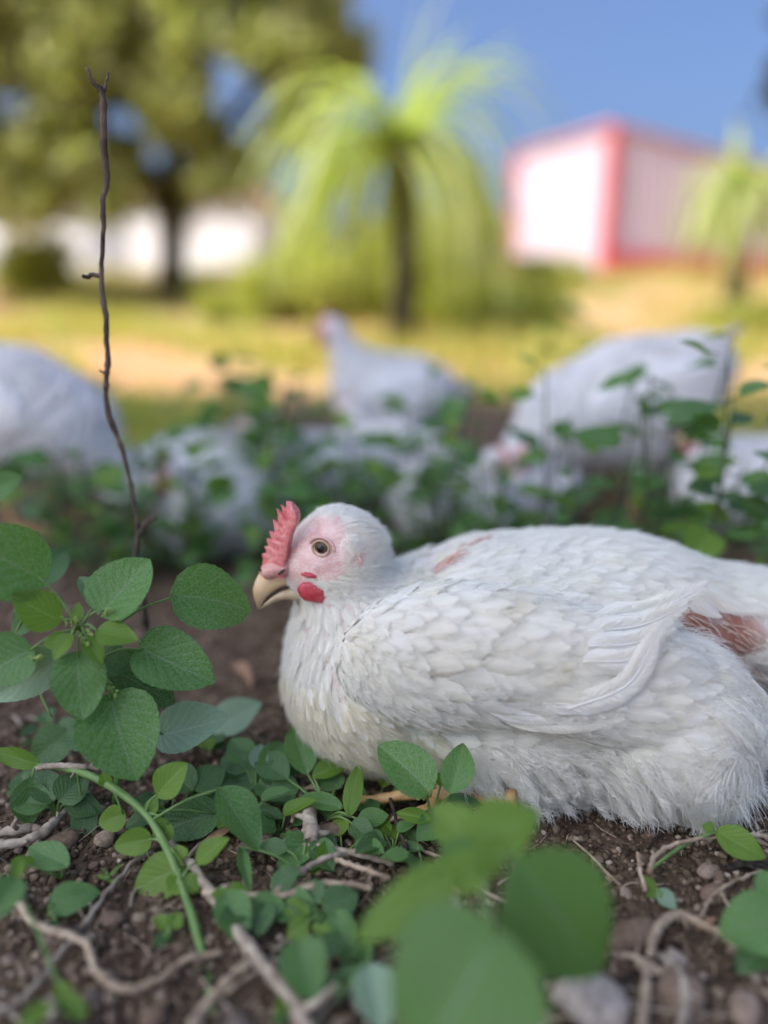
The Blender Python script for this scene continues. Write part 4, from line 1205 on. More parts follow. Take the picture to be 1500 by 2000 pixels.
# ---- the trailing stem in front of it
pb0 = atz(414, 1975, 0.0)
pl2 = thing('trailing_weed', 'thick pale green weed stem arching down to the bottom soil, with small bright leaves', 'weed', pb0)
S2 = MB()
path2 = [at(75, 1494, 0.49), at(150, 1506, 0.475), at(215, 1535, 0.46), at(283, 1588, 0.445), at(325, 1655, 0.425), at(352, 1722, 0.405), at(378, 1800, 0.38), at(402, 1890, 0.353), pb0]
S2.tube(smooth_path(path2, 70), [0.0016, 0.0024, 0.0029, 0.0024, 0.0027, 0.0022, 0.0028, 0.0023, 0.0026], 12, 0.02, 5)
B = [((75, 1494), (-25, 1466), 36, 0.49, 0.49, LEAFY, 'oval', 0.3, path2[0]), ((308, 1552), (364, 1490), 66, 0.445, 0.45, LEAFY, 'oval', 0.0, path2[3]),
     ((428, 1541), (508, 1658), 80, 0.45, 0.43, LEAF, 'oval', 0.5, at(300, 1600, 0.44)), ((420, 1590), (300, 1622), 80, 0.465, 0.46, LEAFD, 'round', 0.1, path2[3]),
     ((62, 1520), (54, 1618), 64, 0.485, 0.475, LEAFD, 'oval', 0.0, path2[0]), ((160, 1565), (166, 1658), 50, 0.48, 0.46, LEAFD, 'oval', 0.1, path2[1]),
     ((350, 1695), (258, 1742), 86, 0.415, 0.41, LEAFY, 'round', 0.1, path2[5]), ((384, 1684), (446, 1636), 44, 0.415, 0.42, LEAFY, 'oval', 0.2, path2[5]),
     ((352, 1720), (330, 1745), 44, 0.405, 0.40, LEAFY, 'round', 0.2, path2[5]), ((355, 1720), (388, 1738), 40, 0.405, 0.40, LEAFY, 'round', 0.2, path2[5]),
     ((290, 1640), (220, 1655), 50, 0.435, 0.43, LEAFY, 'round', 0.3, path2[4]), ((290, 1590), (305, 1555), 30, 0.445, 0.45, LEAFY, 'oval', 0.3, path2[3]),
     ((240, 1590), (190, 1610), 48, 0.455, 0.45, LEAFY, 'round', 0.3, path2[2]), ((210, 1535), (200, 1510), 26, 0.46, 0.46, LEAFY, 'oval', 0.3, path2[2]),
     ((300, 1800), (220, 1813), 38, 0.40, 0.395, LEAFY, 'oval', 0.1, at(330, 1800, 0.40)), ((400, 1930), (325, 1992), 84, 0.345, 0.335, LEAF, 'round', 0.1, path2[7]),
     ((330, 1610), (300, 1640), 46, 0.44, 0.435, LEAFY, 'round', 0.2, path2[3]), ((350, 1680), (345, 1650), 40, 0.42, 0.425, LEAFY, 'oval', 0.2, path2[4]),
     ((405, 1960), (470, 2010), 100, 0.335, 0.325, LEAF, 'round', 0.1, path2[7]), ((380, 1900), (350, 1940), 40, 0.35, 0.345, LEAFY, 'oval', 0.1, path2[7])]
for (b_, t_, w_, y0, y1, mt, kn, rl, st) in B:
    px_leaf(pl2, b_, t_, w_, y0, y1, mt, kn, rl)
    MB().tube(smooth_path([np.asarray(st), (np.asarray(st) + at(*b_, y0)) / 2 + np.array([0, 0, 0.003]), at(*b_, y0)], 7), [0.0010, 0.0007], 6).build('petiole', STEM, pl2, origin=pb0)
S2.build('stem', STEM, pl2, origin=pb0)

# ---- the out of focus weed in front, lower right of the middle
pb3 = atz(930, 2090, 0.0)
pl3 = thing('near_weed', 'very blurred green weed with large oval leaves in front of the hen\'s belly', 'weed', pb3)
S3 = MB()
nd3 = at(935, 1655, 0.315)
S3.tube(smooth_path([pb3, at(960, 1850, 0.285), at(945, 1740, 0.30), nd3], 16), [0.0024, 0.0016], 8)
C_ = [((1010, 1680), (1192, 1915), 240, 0.305, 0.285, LEAFF, 'oval', 0.0), ((965, 1835), (790, 2090), 330, 0.265, 0.235, LEAFF, 'round', 0.0),
      ((925, 1650), (1050, 1580), 120, 0.32, 0.325, LEAFY, 'oval', 0.0), ((915, 1650), (845, 1570), 90, 0.33, 0.345, LEAFY, 'oval', 0.0),
      ((900, 1690), (685, 1840), 95, 0.31, 0.29, LEAFY, 'oval', 0.2), ((930, 1650), (865, 1730), 100, 0.315, 0.31, LEAFF, 'oval', 0.0),
      ((935, 1660), (975, 1625), 60, 0.318, 0.32, LEAFY, 'oval', 0.2), ((935, 1665), (900, 1750), 90, 0.31, 0.30, LEAFY, 'oval', 0.1),
      ((930, 1650), (985, 1700), 80, 0.31, 0.305, LEAFY, 'oval', 0.1)]
for (b_, t_, w_, y0, y1, mt, kn, rl) in C_:
    px_leaf(pl3, b_, t_, w_, y0, y1, mt, kn, rl)
    MB().tube([nd3 if b_[1] < 1800 else at(958, 1800, 0.29), at(*b_, y0)], [0.0010, 0.0007], 6).build('petiole', STEM, pl3, origin=pb3)
S3.build('stem', STEM, pl3, origin=pb3)

# ---- small weeds around the hen's feet: (label, base px, [leaves])
def small_weed(label, bpx, leaves, zb=0.0, group=None, spikes=()):
    p0 = atz(*bpx, zb)
    r_ = thing('small_weed', label, 'weed', p0, group)
    mb = MB()
    for (b_, t_, w_, dz0, dz1, mt, kn, rl) in leaves:
        # heights above the ground rather than depth
        pb, pt = atz(*b_, dz0), atz(*t_, dz1)
        view = norm(norm(np.array([0, 0, CH]) - (pb + pt) / 2) + np.array([0, 0, 0.5]))
        ax = norm(pt - pb); view = norm(view - ax * np.dot(view, ax)); sd = np.cross(view, ax)
        put_leaf(r_, pb, pt, w_ / pxm((pb + pt) / 2), view * math.cos(rl) + sd * math.sin(rl), mt, kn)
        mb.tube(smooth_path([p0, (p0 + pb) / 2 + np.array([0, 0, 0.004]), pb], 7), [0.0013, 0.0007], 6)
    mb.build('stem', STEM, r_, origin=p0)
    if spikes:
        fm = MB()
        for a, b_, z in spikes: flower_spike(fm, atz(*a, z), atz(*b_, z + 0.004), 0.0011, rng, 22)
        tag(fm.build('flower_spike', FLOWER, r_, origin=p0), kind='stuff')
    return r_
small_weed('two-leaved weed with flower buds standing against the hen\'s belly, beside her foot', (842, 1625),
    [((832, 1540), (738, 1452), 92, 0.046, 0.064, LEAF, 'round', 0), ((880, 1548), (905, 1448), 66, 0.050, 0.072, LEAF, 'oval', 0), ((870, 1560), (945, 1570), 28, 0.025, 0.022, LEAFD, 'oval', 0),
     ((868, 1590), (815, 1640), 60, 0.02, 0.012, LEAF, 'oval', 0), ((860, 1535), (862, 1505), 22, 0.034, 0.040, LEAFY, 'oval', 0), ((865, 1580), (930, 1580), 34, 0.022, 0.018, LEAFY, 'oval', 0.3), ((840, 1600), (770, 1585), 30, 0.02, 0.02, LEAFY, 'oval', 0.2)],
    spikes=(((850, 1530), (835, 1560), 0.03), ((830, 1560), (800, 1550), 0.028), ((870, 1565), (900, 1585), 0.024)))
small_weed('low weed with upright pale leaves at the foot of the hen\'s breast', (640, 1600),
    [((600, 1510), (572, 1412), 64, 0.02, 0.040, LEAF, 'oval', 0), ((612, 1516), (688, 1482), 40, 0.02, 0.028, LEAFY, 'oval', 0.1), ((682, 1592), (702, 1486), 38, 0.012, 0.035, LEAFY, 'oval', 0.1),
     ((668, 1577), (583, 1554), 36, 0.012, 0.014, LEAF, 'oval', 0), ((560, 1520), (500, 1470), 60, 0.02, 0.025, LEAFD, 'oval', 0), ((575, 1530), (520, 1560), 50, 0.015, 0.01, LEAFD, 'round', 0),
     ((655, 1540), (640, 1500), 50, 0.012, 0.02, LEAFD, 'round', 0), ((700, 1600), (760, 1590), 40, 0.01, 0.012, LEAF, 'oval', 0), ((690, 1610), (730, 1640), 44, 0.01, 0.006, LEAFD, 'round', 0)])
small_weed('dark clump of rounded leaves left of the hen\'s breast', (500, 1560),
    [((520, 1500), (550, 1440), 50, 0.02, 0.03, LEAF, 'round', 0), ((490, 1490), (450, 1440), 56, 0.02, 0.03, LEAF, 'oval', 0), ((500, 1520), (420, 1530), 60, 0.012, 0.01, LEAFD, 'round', 0),
     ((510, 1530), (560, 1570), 46, 0.012, 0.006, LEAFD, 'round', 0), ((480, 1500), (430, 1480), 50, 0.018, 0.02, LEAFD, 'round', 0), ((500, 1500), (510, 1450), 40, 0.02, 0.03, LEAFP, 'oval', 0), ((515, 1515), (585, 1500), 50, 0.016, 0.018, LEAFD, 'round', 0)])
small_weed('low weed with a holed blue green leaf in front of the dry sticks', (590, 1700),
    [((600, 1642), (545, 1696), 62, 0.010, 0.006, LEAF, 'round', 0), ((620, 1650), (650, 1700), 50, 0.01, 0.005, LEAFD, 'round', 0), ((470, 1655), (490, 1738), 26, 0.014, 0.008, LEAF, 'long', 0), ((560, 1660), (500, 1650), 34, 0.012, 0.012, LEAFD, 'oval', 0)])
small_weed('pair of speckled leaves crossing the thick forked stick', (470, 1760),
    [((442, 1742), (474, 1838), 74, 0.022, 0.010, LEAF, 'oval', 0), ((500, 1760), (560, 1775), 44, 0.016, 0.012, LEAF, 'round', 0), ((520, 1770), (500, 1830), 46, 0.014, 0.006, LEAFD, 'round', 0)])
small_weed('leafy patch of dark speckled leaves between the pale stick and the blurred weed', (650, 1800),
    [((560, 1755), (620, 1790), 60, 0.012, 0.008, LEAF, 'round', 0), ((640, 1770), (700, 1745), 66, 0.012, 0.014, LEAFD, 'round', 0), ((650, 1790), (690, 1850), 60, 0.01, 0.006, LEAF, 'round', 0),
     ((600, 1800), (560, 1830), 46, 0.01, 0.006, LEAFY, 'oval', 0), ((620, 1760), (590, 1720), 56, 0.012, 0.016, LEAFD, 'round', 0), ((610, 1810), (660, 1826), 24, 0.008, 0.01, LEAFY, 'long', 0)])
small_weed('blurred pale blue green leaf pair at the bottom, left of the big blurred leaf', (660, 1960),
    [((585, 1842), (615, 1952), 96, 0.03, 0.016, LEAF, 'round', 0), ((720, 1885), (748, 2010), 90, 0.03, 0.02, LEAFP, 'oval', 0), ((620, 1880), (560, 1860), 50, 0.02, 0.02, LEAFD, 'oval', 0)])
small_weed('yellow green leaf on a thin brown stem at the right edge under the hen\'s tail', (1268, 1700),
    [((1400, 1624), (1498, 1674), 62, 0.022, 0.016, LEAFY, 'oval', 0), ((1395, 1622), (1372, 1612), 26, 0.022, 0.024, LEAFY, 'oval', 0.2)])
small_weed('tiny bright seedling in the gravel at the right', (1290, 1765),
    [((1285, 1738), (1320, 1775), 34, 0.006, 0.003, LEAFP, 'oval', 0), ((1280, 1735), (1250, 1708), 22, 0.006, 0.009, LEAFY, 'oval', 0), ((1284, 1742), (1262, 1750), 18, 0.005, 0.003, LEAFY, 'oval', 0)])
small_weed('dark bluish leaf cluster low at the right edge', (1540, 1850),
    [((1530, 1795), (1405, 1825), 120, 0.03, 0.022, LEAF, 'round', 0), ((1530, 1760), (1480, 1700), 70, 0.035, 0.04, LEAF, 'round', 0), ((1520, 1820), (1440, 1895), 80, 0.02, 0.01, LEAFD, 'round', 0)])
small_weed('single heart-shaped leaf lying left of the thin grey stick', (95, 1790),
    [((105, 1768), (192, 1738), 62, 0.006, 0.010, LEAF, 'round', 0), ((110, 1800), (90, 1830), 30, 0.005, 0.003, LEAFD, 'oval', 0)])
small_weed('speckled leaf over the bark strip left of the trailing stem', (120, 1715),
    [((132, 1692), (50, 1648), 56, 0.012, 0.016, LEAF, 'oval', 0), ((20, 1690), (70, 1678), 30, 0.02, 0.016, LEAFY, 'oval', 0)])
small_weed('blurred weed stalk with bright leaves in the lower left corner', (140, 1990),
    [((30, 1722), (-20, 1795), 66, 0.05, 0.045, LEAF, 'round', 0), ((30, 1720), (40, 1672), 26, 0.05, 0.056, LEAFY, 'oval', 0), ((110, 1920), (140, 1975), 34, 0.02, 0.012, LEAFY, 'oval', 0), ((100, 1960), (30, 2010), 40, 0.03, 0.03, LEAFY, 'long', 0), ((120, 1950), (170, 1990), 40, 0.02, 0.015, LEAFY, 'oval', 0)])
small_weed('seedling with feathery cut leaves on the bare soil left of the trailing stem', (215, 1725),
    [((205, 1718), (188, 1708), 8, 0.006, 0.008, LEAFY, 'long', 0), ((205, 1715), (205, 1695), 7, 0.006, 0.012, LEAFY, 'long', 0), ((208, 1716), (240, 1685), 6, 0.006, 0.014, LEAFY, 'long', 0), ((212, 1720), (235, 1722), 7, 0.005, 0.006, LEAFY, 'long', 0)])
small_weed('low weed with crinkled leaves under the trailing stem', (330, 1840),
    [((330, 1810), (300, 1790), 30, 0.006, 0.01, LEAFY, 'round', 0), ((335, 1812), (350, 1780), 34, 0.006, 0.01, LEAFY, 'round', 0), ((320, 1830), (300, 1850), 26, 0.004, 0.004, LEAFD, 'round', 0)])
small_weed('dark weed under the left leafy weed, behind the bark strip', (110, 1600),
    [((100, 1560), (60, 1500), 60, 0.02, 0.03, LEAFD, 'round', 0), ((120, 1560), (170, 1510), 66, 0.02, 0.03, LEAFD, 'round', 0), ((90, 1570), (20, 1560), 60, 0.016, 0.016, LEAFD, 'round', 0), ((130, 1570), (200, 1580), 50, 0.014, 0.01, LEAFD, 'oval', 0)])
small_weed('weed with drooping dark leaves behind the trailing stem', (380, 1560),
    [((380, 1540), (440, 1500), 60, 0.02, 0.028, LEAFD, 'oval', 0), ((370, 1540), (320, 1490), 60, 0.02, 0.03, LEAFD, 'round', 0), ((390, 1545), (460, 1560), 50, 0.014, 0.012, LEAFD, 'round', 0)])

# generic seeded small weeds over the near soil
nearspots = [(470, 1600, 0), (540, 1620, 0), (760, 1655, 0), (40, 1560, 0), (510, 1790, 0), (700, 1840, 0), (660, 1660, 0), (330, 1590, 0), (820, 1690, 0), (730, 1570, 0), (380, 1460, 0), (450, 1520, 0), (90, 1440, 0), (600, 1930, 0)]
near_labs = ['small weed sprouting behind the folded leaf of the trailing stem', 'small weed between the dark clump and the holed leaf', 'small weed at the right end of the straight grey stick',
 'small weed at the left edge behind the bark strips', 'small weed in the crook of the forked stick and the pale tan twig', 'small weed left of the big blurred leaves, below the pale tan twig',
 'small weed right of the holed leaf, on the straight grey stick', 'small weed under the drooping dark leaves of the trailing stem', 'small weed just behind the upper blurred leaf',
 'small weed in front of the hen\'s toes', 'small weed on bare soil right of the largest left leaf', 'small weed left of the hen\'s breast behind the dark clump', 'small weed in the shade under the left leafy weed', 'small weed at the bottom between forked stick and pale leaf']
for i, (px, py, _) in enumerate(nearspots):
    p0 = atz(px + 8, py, 0)
    p0[2] = gz(p0[0], p0[1])
    r_ = thing('small_weed', near_labs[i], 'weed', p0)
    mb = MB()
    for k in range(R.randrange(5, 9)):
        a = R.uniform(0, 6.28); rr = R.uniform(0.004, 0.016); hh_ = R.uniform(0.003, 0.018)
        b_ = p0 + np.array([math.cos(a) * rr, math.sin(a) * rr, hh_]); ll = R.uniform(0.012, 0.024)
        t_ = b_ + np.array([math.cos(a), math.sin(a), R.uniform(-0.2, 0.5)]) * ll
        put_leaf(r_, b_, t_, ll * R.uniform(0.55, 0.9), (R.uniform(-.3, .3), -0.3, 1), R.choice([LEAF, LEAFD, LEAFD, LEAFY, LEAF]), R.choice(['round', 'oval']))
        mb.tube([p0, b_], [0.0009, 0.0006], 5)
    mb.build('stem', STEM, r_, origin=p0)

# ------------------------------------------------------------------ weeds between the hens (seen blurred)
def tall_weed(label, x, y, h, nstem, lsize, rg, group=None, mats=(LEAF, LEAF, LEAFD, LEAFY), lean=0.3, kinds=('oval', 'oval', 'long'), dens=10):
    z0 = gz(x, y); p0 = np.array([x, y, z0])
    r_ = thing('leafy_weed', label, 'weed', p0, group); mb = MB()
    for s_ in range(nstem):
        a = rg.uniform(0, 6.28); l_ = rg.uniform(0.2, 1) * lean
        tip = p0 + np.array([math.cos(a) * l_ * h, math.sin(a) * l_ * h, h * rg.uniform(0.82, 1.08)])
        pth = smooth_path([p0, p0 * 0.5 + tip * 0.5 + rg.normal(size=3) * h * 0.05, tip], 10)
        mb.tube(pth, [0.0024, 0.0010], 5)
        for k in range(dens):
            i = 2 + int(7.99 * k / dens); b0 = pth[i] + rg.normal(size=3) * 0.003
            aa = rg.uniform(0, 6.28); ll = lsize * rg.uniform(0.6, 1.25)
            d = np.array([math.cos(aa), math.sin(aa), rg.uniform(-0.3, 0.6)]); b_ = b0 + d * ll * 0.35
            mb.tube([b0, b_], [0.0007, 0.0005], 4)
            put_leaf(r_, b_, b_ + d * ll, ll * rg.uniform(0.45, 0.75), rg.normal(size=3) * 0.4 + np.array([0, -0.4, 1]), mats[rg.integers(len(mats))], kinds[rg.integers(len(kinds))])
    mb.build('stem', STEMD, r_, origin=p0)
    return r_
hand = [  # px, top py, Y, stems, leaf size, label
    (1345, 690, 0.80, 3, 0.034, 'tall weed with small dark leaves standing against the big white hen at the right'),
    (1455, 740, 0.76, 3, 0.036, 'tall dark leafy weed at the right edge behind the hen\'s tail'),
    (1160, 610, 1.55, 3, 0.040, 'weed whose top stands clear of the large hen\'s back against the sunlit ground'),
    (1120, 740, 0.90, 2, 0.034, 'weed with narrow leaves in front of the large hen\'s breast'),
    (830, 720, 1.10, 2, 0.036, 'weed with one big upright leaf in front of the standing hen'),
    (500, 700, 1.25, 4, 0.036, 'bushy weed between the left squatting hens, leaves dark green'),
    (440, 720, 1.30, 3, 0.036, 'bushy weed standing close right of the tall twig'),
    (300, 860, 1.10, 3, 0.036, 'pale leafed weed behind the tall twig'),
    (700, 860, 1.00, 3, 0.036, 'broad-leafed weed rising behind the resting hen\'s head'),
    (560, 790, 1.15, 3, 0.034, 'weed standing left of the comb of the resting hen'),
    (960, 900, 0.88, 3, 0.028, 'low dark weed behind the resting hen\'s shoulder'),
    (1220, 790, 0.86, 3, 0.030, 'weed between the large hen and the resting hen\'s back'),
    (180, 900, 0.95, 3, 0.034, 'weed left of the tall twig over brown soil'),
    (1390, 880, 0.88, 3, 0.028, 'weed under the tall right weed, dark leaves'),
    (860, 830, 1.05, 3, 0.034, 'weed in front of the low squatting hen'),
    (650, 930, 0.86, 3, 0.028, 'dark weed right behind the resting hen\'s head'),
    (330, 850, 1.00, 3, 0.034, 'weed crowding the squatting hen right of the tall twig'),
    (530, 900, 0.95, 3, 0.030, 'weed just left of the resting hen\'s comb, further back'),
    (690, 830, 1.15, 3, 0.034, 'weed at the feet of the standing hen'),
    (120, 900, 1.05, 3, 0.034, 'weed in front of the large hen at the left edge'),
    (545, 690, 1.12, 2, 0.034, 'slender sprig standing left of the standing hen against the sunlit grass'),
    (880, 770, 0.98, 2, 0.032, 'slender sprig right of the standing hen\'s tail'),
    (1035, 750, 0.92, 2, 0.030, 'slender sprig at the front of the large hen\'s breast'),
    (1285, 770, 0.84, 2, 0.032, 'slender sprig before the middle of the large hen at the right')]
rgw = np.random.default_rng(21)
for (px, py, Y_, ns, ls, lab) in hand:
    p_ = at(px, py, Y_); h_ = p_[2] - gz(p_[0], Y_)
    tall_weed(lab, p_[0], Y_, max(h_, 0.05), ns, ls * 1.2, rgw, dens=10)
k = 0
while k < 28:
    y_ = rgw.uniform(0.80, 2.6); x_ = rgw.uniform(-0.62, 0.62) * (y_ + 0.1)
    if y_ < 0.95 and -0.05 < x_ < 0.45: y_ += 0.15
    h_ = rgw.uniform(0.04, 0.10) * (1.0 if y_ < 1.2 else 1.2)
    tall_weed('low leafy weed growing on the shaded soil among the flock', x_, y_, h_, 3, rgw.uniform(0.026, 0.042), rgw, 'low weeds among the flock', (LEAF, LEAF, LEAFY, LEAFP), 0.7, ('round', 'oval'), 6)
    k += 1

# ------------------------------------------------------------------ dry twigs
def twig(label, pts, r, mat, side=(), group=None, kink=0.0015, seed=0, n=None):
    rg = np.random.default_rng(seed + 100)
    pts = np.array(pts, float); n = n or max(14, len(pts) * 7)
    q_ = smooth_path(pts, n); q_ = q_ + np.array([mnoise.noise_vector(Vector((i * 0.45, seed * 1.7, 5)))[:] for i in range(n)]) * kink * 0.8
    base = pts[-1].copy()
    o = thing('dry_twig', label, 'twig', base, group)
    rr = np.interp(np.linspace(0, 1, n), np.linspace(0, 1, len(r)), r) * (1 + 0.22 * np.array([mnoise.noise(Vector((i * 0.35, seed * 3.1, 0))) for i in range(n)]))
    for i in rg.choice(n, max(1, n // 9), replace=False): rr[i] *= 1.3
    MB().tube(q_, rr, 9, 0.03, seed).build('stick', mat, o, origin=base)
    if n >= 14:
        for i in rg.choice(np.arange(2, n - 2), 3, replace=False):
            d = norm(rg.normal(size=3) + np.array([0, -0.3, 0.6])); Lq = rg.uniform(1.5, 5) * rr[i]
            MB().tube(np.array([q_[i], q_[i] + d * Lq * 0.5, q_[i] + d * Lq + rg.normal(size=3) * Lq * 0.15]), [rr[i] * 0.55, rr[i] * 0.3], 6, 0.03, seed).build('side_shoot', mat, o, origin=base)
    for sd_ in side:
        sp_, srr = sd_
        MB().tube(smooth_path(sp_, 9) + rg.normal(size=(9, 3)) * kink * 0.2, srr, 7, 0.03, seed).build('side_shoot', mat, o, origin=base)
    return o
YT = 0.60
tp = [(168, 132), (182, 160), (200, 182), (203, 225), (203, 290), (209, 345), (201, 395), (202, 450), (199, 500), (198, 540), (202, 590), (209, 625), (208, 665), (212, 705), (208, 745), (210, 800), (226, 845), (240, 885), (254, 935), (262, 985), (270, 1040), (266, 1090), (280, 1180), (292, 1290)]
pp = [at(x, y, YT) for x, y in tp]; pp.append(np.array([pp[-1][0], YT, gz(pp[-1][0], YT) - 0.004]))
twig('tall thin dark twig standing upright with a forked tip at the left', pp, [0.0010, 0.0020, 0.0026, 0.0019, 0.0016, 0.0021, 0.0020, 0.0019, 0.0023, 0.0016, 0.0018, 0.0028, 0.0036], simple('twig_upright', (0.025, 0.019, 0.015), (0.17, 0.13, 0.10), 60, 0.8, 0.2, 1.0, 0.002),
     side=[([at(200, 184, YT), at(206, 165, YT + .01), at(212, 142, YT + .02)], [0.0015, 0.0006]), ([at(198, 540, YT), at(180, 536, YT), at(172, 541, YT), at(160, 538, YT)], [0.0016, 0.0017, 0.0012]),
           ([at(272, 1045, YT), at(285, 1022, YT), at(305, 1010, YT)], [0.0028, 0.0016])], kink=0.0010, n=130)
def gpts(l, z): return [atz(x, y, z if not isinstance(z, (list, tuple)) else z[i]) for i, (x, y) in enumerate(l)]
def pr_(px, z=0.005, at_=(600, 1800)): return px / pxm(atz(*at_, z))
TW = [
 ('curved tan twig looping over the soil at the lower left', [(-30, 1690), (30, 1755), (70, 1805), (140, 1828), (172, 1850), (184, 1890), (215, 1922), (258, 1932), (310, 1912), (370, 1872), (432, 1850)], 0.008, [9, 8, 7.5, 8, 6.5, 6], 'T'),
 ('thick grey forked stick running to the bottom edge', [(335, 1640), (385, 1705), (425, 1765), (470, 1825), (510, 1880), (560, 1940), (620, 2030)], 0.010, [9, 10, 12, 12, 13], 'G'),
 ('short tan prong meeting the thick grey stick at the bottom', [(365, 2020), (410, 1955), (455, 1905), (492, 1862)], 0.012, [10, 9, 8], 'T'),
 ('long pale tan twig lying across the leaves in the middle', [(395, 1738), (470, 1748), (540, 1750), (600, 1733), (660, 1727), (725, 1724)], 0.014, [6, 7, 8, 7, 6], 'T'),
 ('whitish weathered twig leaning up to a fork below the hen\'s breast', [(540, 1736), (580, 1708), (620, 1684), (655, 1670), (676, 1657)], 0.018, [6, 6, 5, 4], 'G'),
 ('short tan twig crossing the whitish twig\'s fork', [(655, 1672), (690, 1690), (735, 1706), (760, 1704)], 0.018, [5, 5, 4], 'T'),
 ('straight grey stick lying behind the leaves below the hen\'s foot', [(495, 1640), (570, 1648), (640, 1657), (700, 1668), (770, 1676)], 0.008, [6, 7, 7, 6], 'G'),
 ('rough bark strip at the left edge, split at its end', [(-20, 1648), (40, 1644), (85, 1625), (120, 1590), (150, 1552)], 0.008, [10, 9, 10, 7, 5], 'G'),
 ('second bark strip lying flat along the left edge', [(-20, 1628), (30, 1622), (70, 1618), (90, 1622)], 0.005, [9, 9, 6], 'G'),
 ('thin straight grey twig slanting under the trailing stem', [(-20, 1985), (60, 1935), (120, 1860), (170, 1800), (215, 1735), (255, 1690), (296, 1655)], 0.006, [5, 6, 5, 5, 4], 'G'),
 ('thin dark stalk standing beside the hen\'s toes', [(757, 1535), (768, 1580), (780, 1620), (795, 1650)], 0.010, [3.5, 4, 4], 'D'),
 ('black root curling beside the big blurred leaves', [(775, 1715), (805, 1755), (835, 1790), (870, 1805), (905, 1800)], 0.006, [7, 8, 7, 6], 'D'),
 ('white-tipped dead twig above the trailing stem', [(70, 1496), (110, 1494), (150, 1498), (192, 1492)], 0.045, [5, 6, 6], 'G'),
 ('tan root crossing the gravel at the lower right', [(1215, 1858), (1260, 1880), (1310, 1915), (1330, 1940)], 0.008, [6, 7, 6], 'T'),
 ('brown root bending over a stone at the lower right', [(1270, 1860), (1280, 1820), (1300, 1795), (1330, 1785), (1390, 1815), (1455, 1850)], 0.012, [8, 9, 8, 6, 5], 'T'),
 ('grey twig standing out of focus at the bottom right', [(1325, 2030), (1338, 1960), (1325, 1900), (1285, 1850)], 0.010, [8, 8, 6], 'G'),
 ('pale root running down to the bottom edge right of the blurred leaf', [(1250, 2030), (1258, 1960), (1262, 1900), (1250, 1870)], 0.010, [9, 9, 8], 'T'),
 ('thin pale rootlet looping at the right', [(1360, 1800), (1380, 1770), (1396, 1745), (1440, 1720), (1490, 1690)], 0.006, [3, 3.5, 3], 'T'),
 ('hair-thin rootlet beside the rounded pebble', [(1402, 1728), (1418, 1760), (1436, 1785), (1470, 1775), (1500, 1770)], 0.006, [2.5, 3, 2.5], 'T'),
 ('brown vine stem arching from the soil to the yellow leaf', [(1268, 1698), (1280, 1672), (1310, 1652), (1350, 1640), (1400, 1624)], 0.020, [5, 4.5, 4, 3], 'T'),
 ('short dark stick lying right of the hen\'s rump', [(1420, 1690), (1470, 1685), (1520, 1690)], 0.005, [7, 7], 'D'),
 ('grey split twig end at the right edge beside the yellow leaf', [(1460, 1628), (1490, 1632), (1530, 1634)], 0.008, [5, 6], 'G'),
 ('thin vertical rootlet behind the seedling', [(1246, 1660), (1250, 1700), (1262, 1730)], 0.010, [3.5, 4, 4], 'T'),
 ('short grey stump stub between the low weeds', [(602, 1585), (606, 1612), (608, 1635)], 0.014, [13, 15, 14], 'G'),
 ('thin brown twig under the low weed below the comb', [(570, 1600), (585, 1560), (600, 1540), (660, 1530)], 0.008, [4, 4, 3], 'T'),
 ('small bleached splinter on the soil near the seedling', [(90, 1795), (120, 1800)], 0.004, [4, 3], 'T'),
]
if True: pass
mt_ = {'T': TWIG_TAN, 'G': TWIG_GREY, 'D': TWIG_DARK}
for i, (lab, pts, z, r_, mm) in enumerate(TW):
    P_ = gpts(pts, z); k = pxm(P_[len(P_) // 2])
    P_[0][2] -= 0.002; P_[-1][2] = max(P_[-1][2] - 0.004, 0.001)
    twig(lab, P_, [x / k for x in r_], mt_[mm], seed=i)
for i in range(110):
    y_ = R.uniform(0.28, 0.9); x_ = R.uniform(-0.55, 0.6) * (y_ + 0.1)
    if -0.1 < x_ < 0.36 and 0.47 < y_ < 0.72: continue
    a = R.uniform(0, 3.14); l_ = R.uniform(0.015, 0.06)
    d = np.array([math.cos(a), math.sin(a), R.uniform(-.05, .1)]) * l_
    c = np.array([x_, y_, gz(x_, y_) + 0.003])
    twig('thin bit of dry twig scattered on the soil', [c - d / 2, c + np.array([R.uniform(-.004, .004), R.uniform(-.004, .004), 0.002]), c + d / 2], [R.uniform(0.0007, 0.0016), 0.0006], R.choice([TWIG_TAN, TWIG_GREY, TWIG_GREY, TWIG_DARK]), group='bits of dry twig on the soil', seed=200 + i, n=8)

# ------------------------------------------------------------------ stones, crumbs, litter
def stone_mat(name, stops, scale=90):
    m, nt, b = new_mat(name)
    tc = N(nt, 'ShaderNodeTexCoord'); oi = N(nt, 'ShaderNodeNewGeometry'); o2 = N(nt, 'ShaderNodeObjectInfo')
    r = math_n(nt, 'FRACT', math_n(nt, 'ADD', oi.outputs['Random Per Island'], o2.outputs['Random']))
    c = ramp(nt, r, stops)
    n = N(nt, 'ShaderNodeTexNoise', Scale=scale, Detail=6, Roughness=0.65); L(nt, tc.outputs['Object'], n.inputs['Vector'])
    d = ramp(nt, n.outputs[0], [(0.3, (0.5, 0.48, 0.45)), (0.7, (1.35, 1.33, 1.3))])
    L(nt, mixc(nt, 1.0, c.outputs[0], d.outputs[0], 'MULTIPLY'), b.inputs['Base Color'])
    b.inputs['Roughness'].default_value = 0.9; b.inputs['Specular IOR Level'].default_value = 0.2
    bump(nt, b, n.outputs[0], 0.8, 0.0012)
    return m
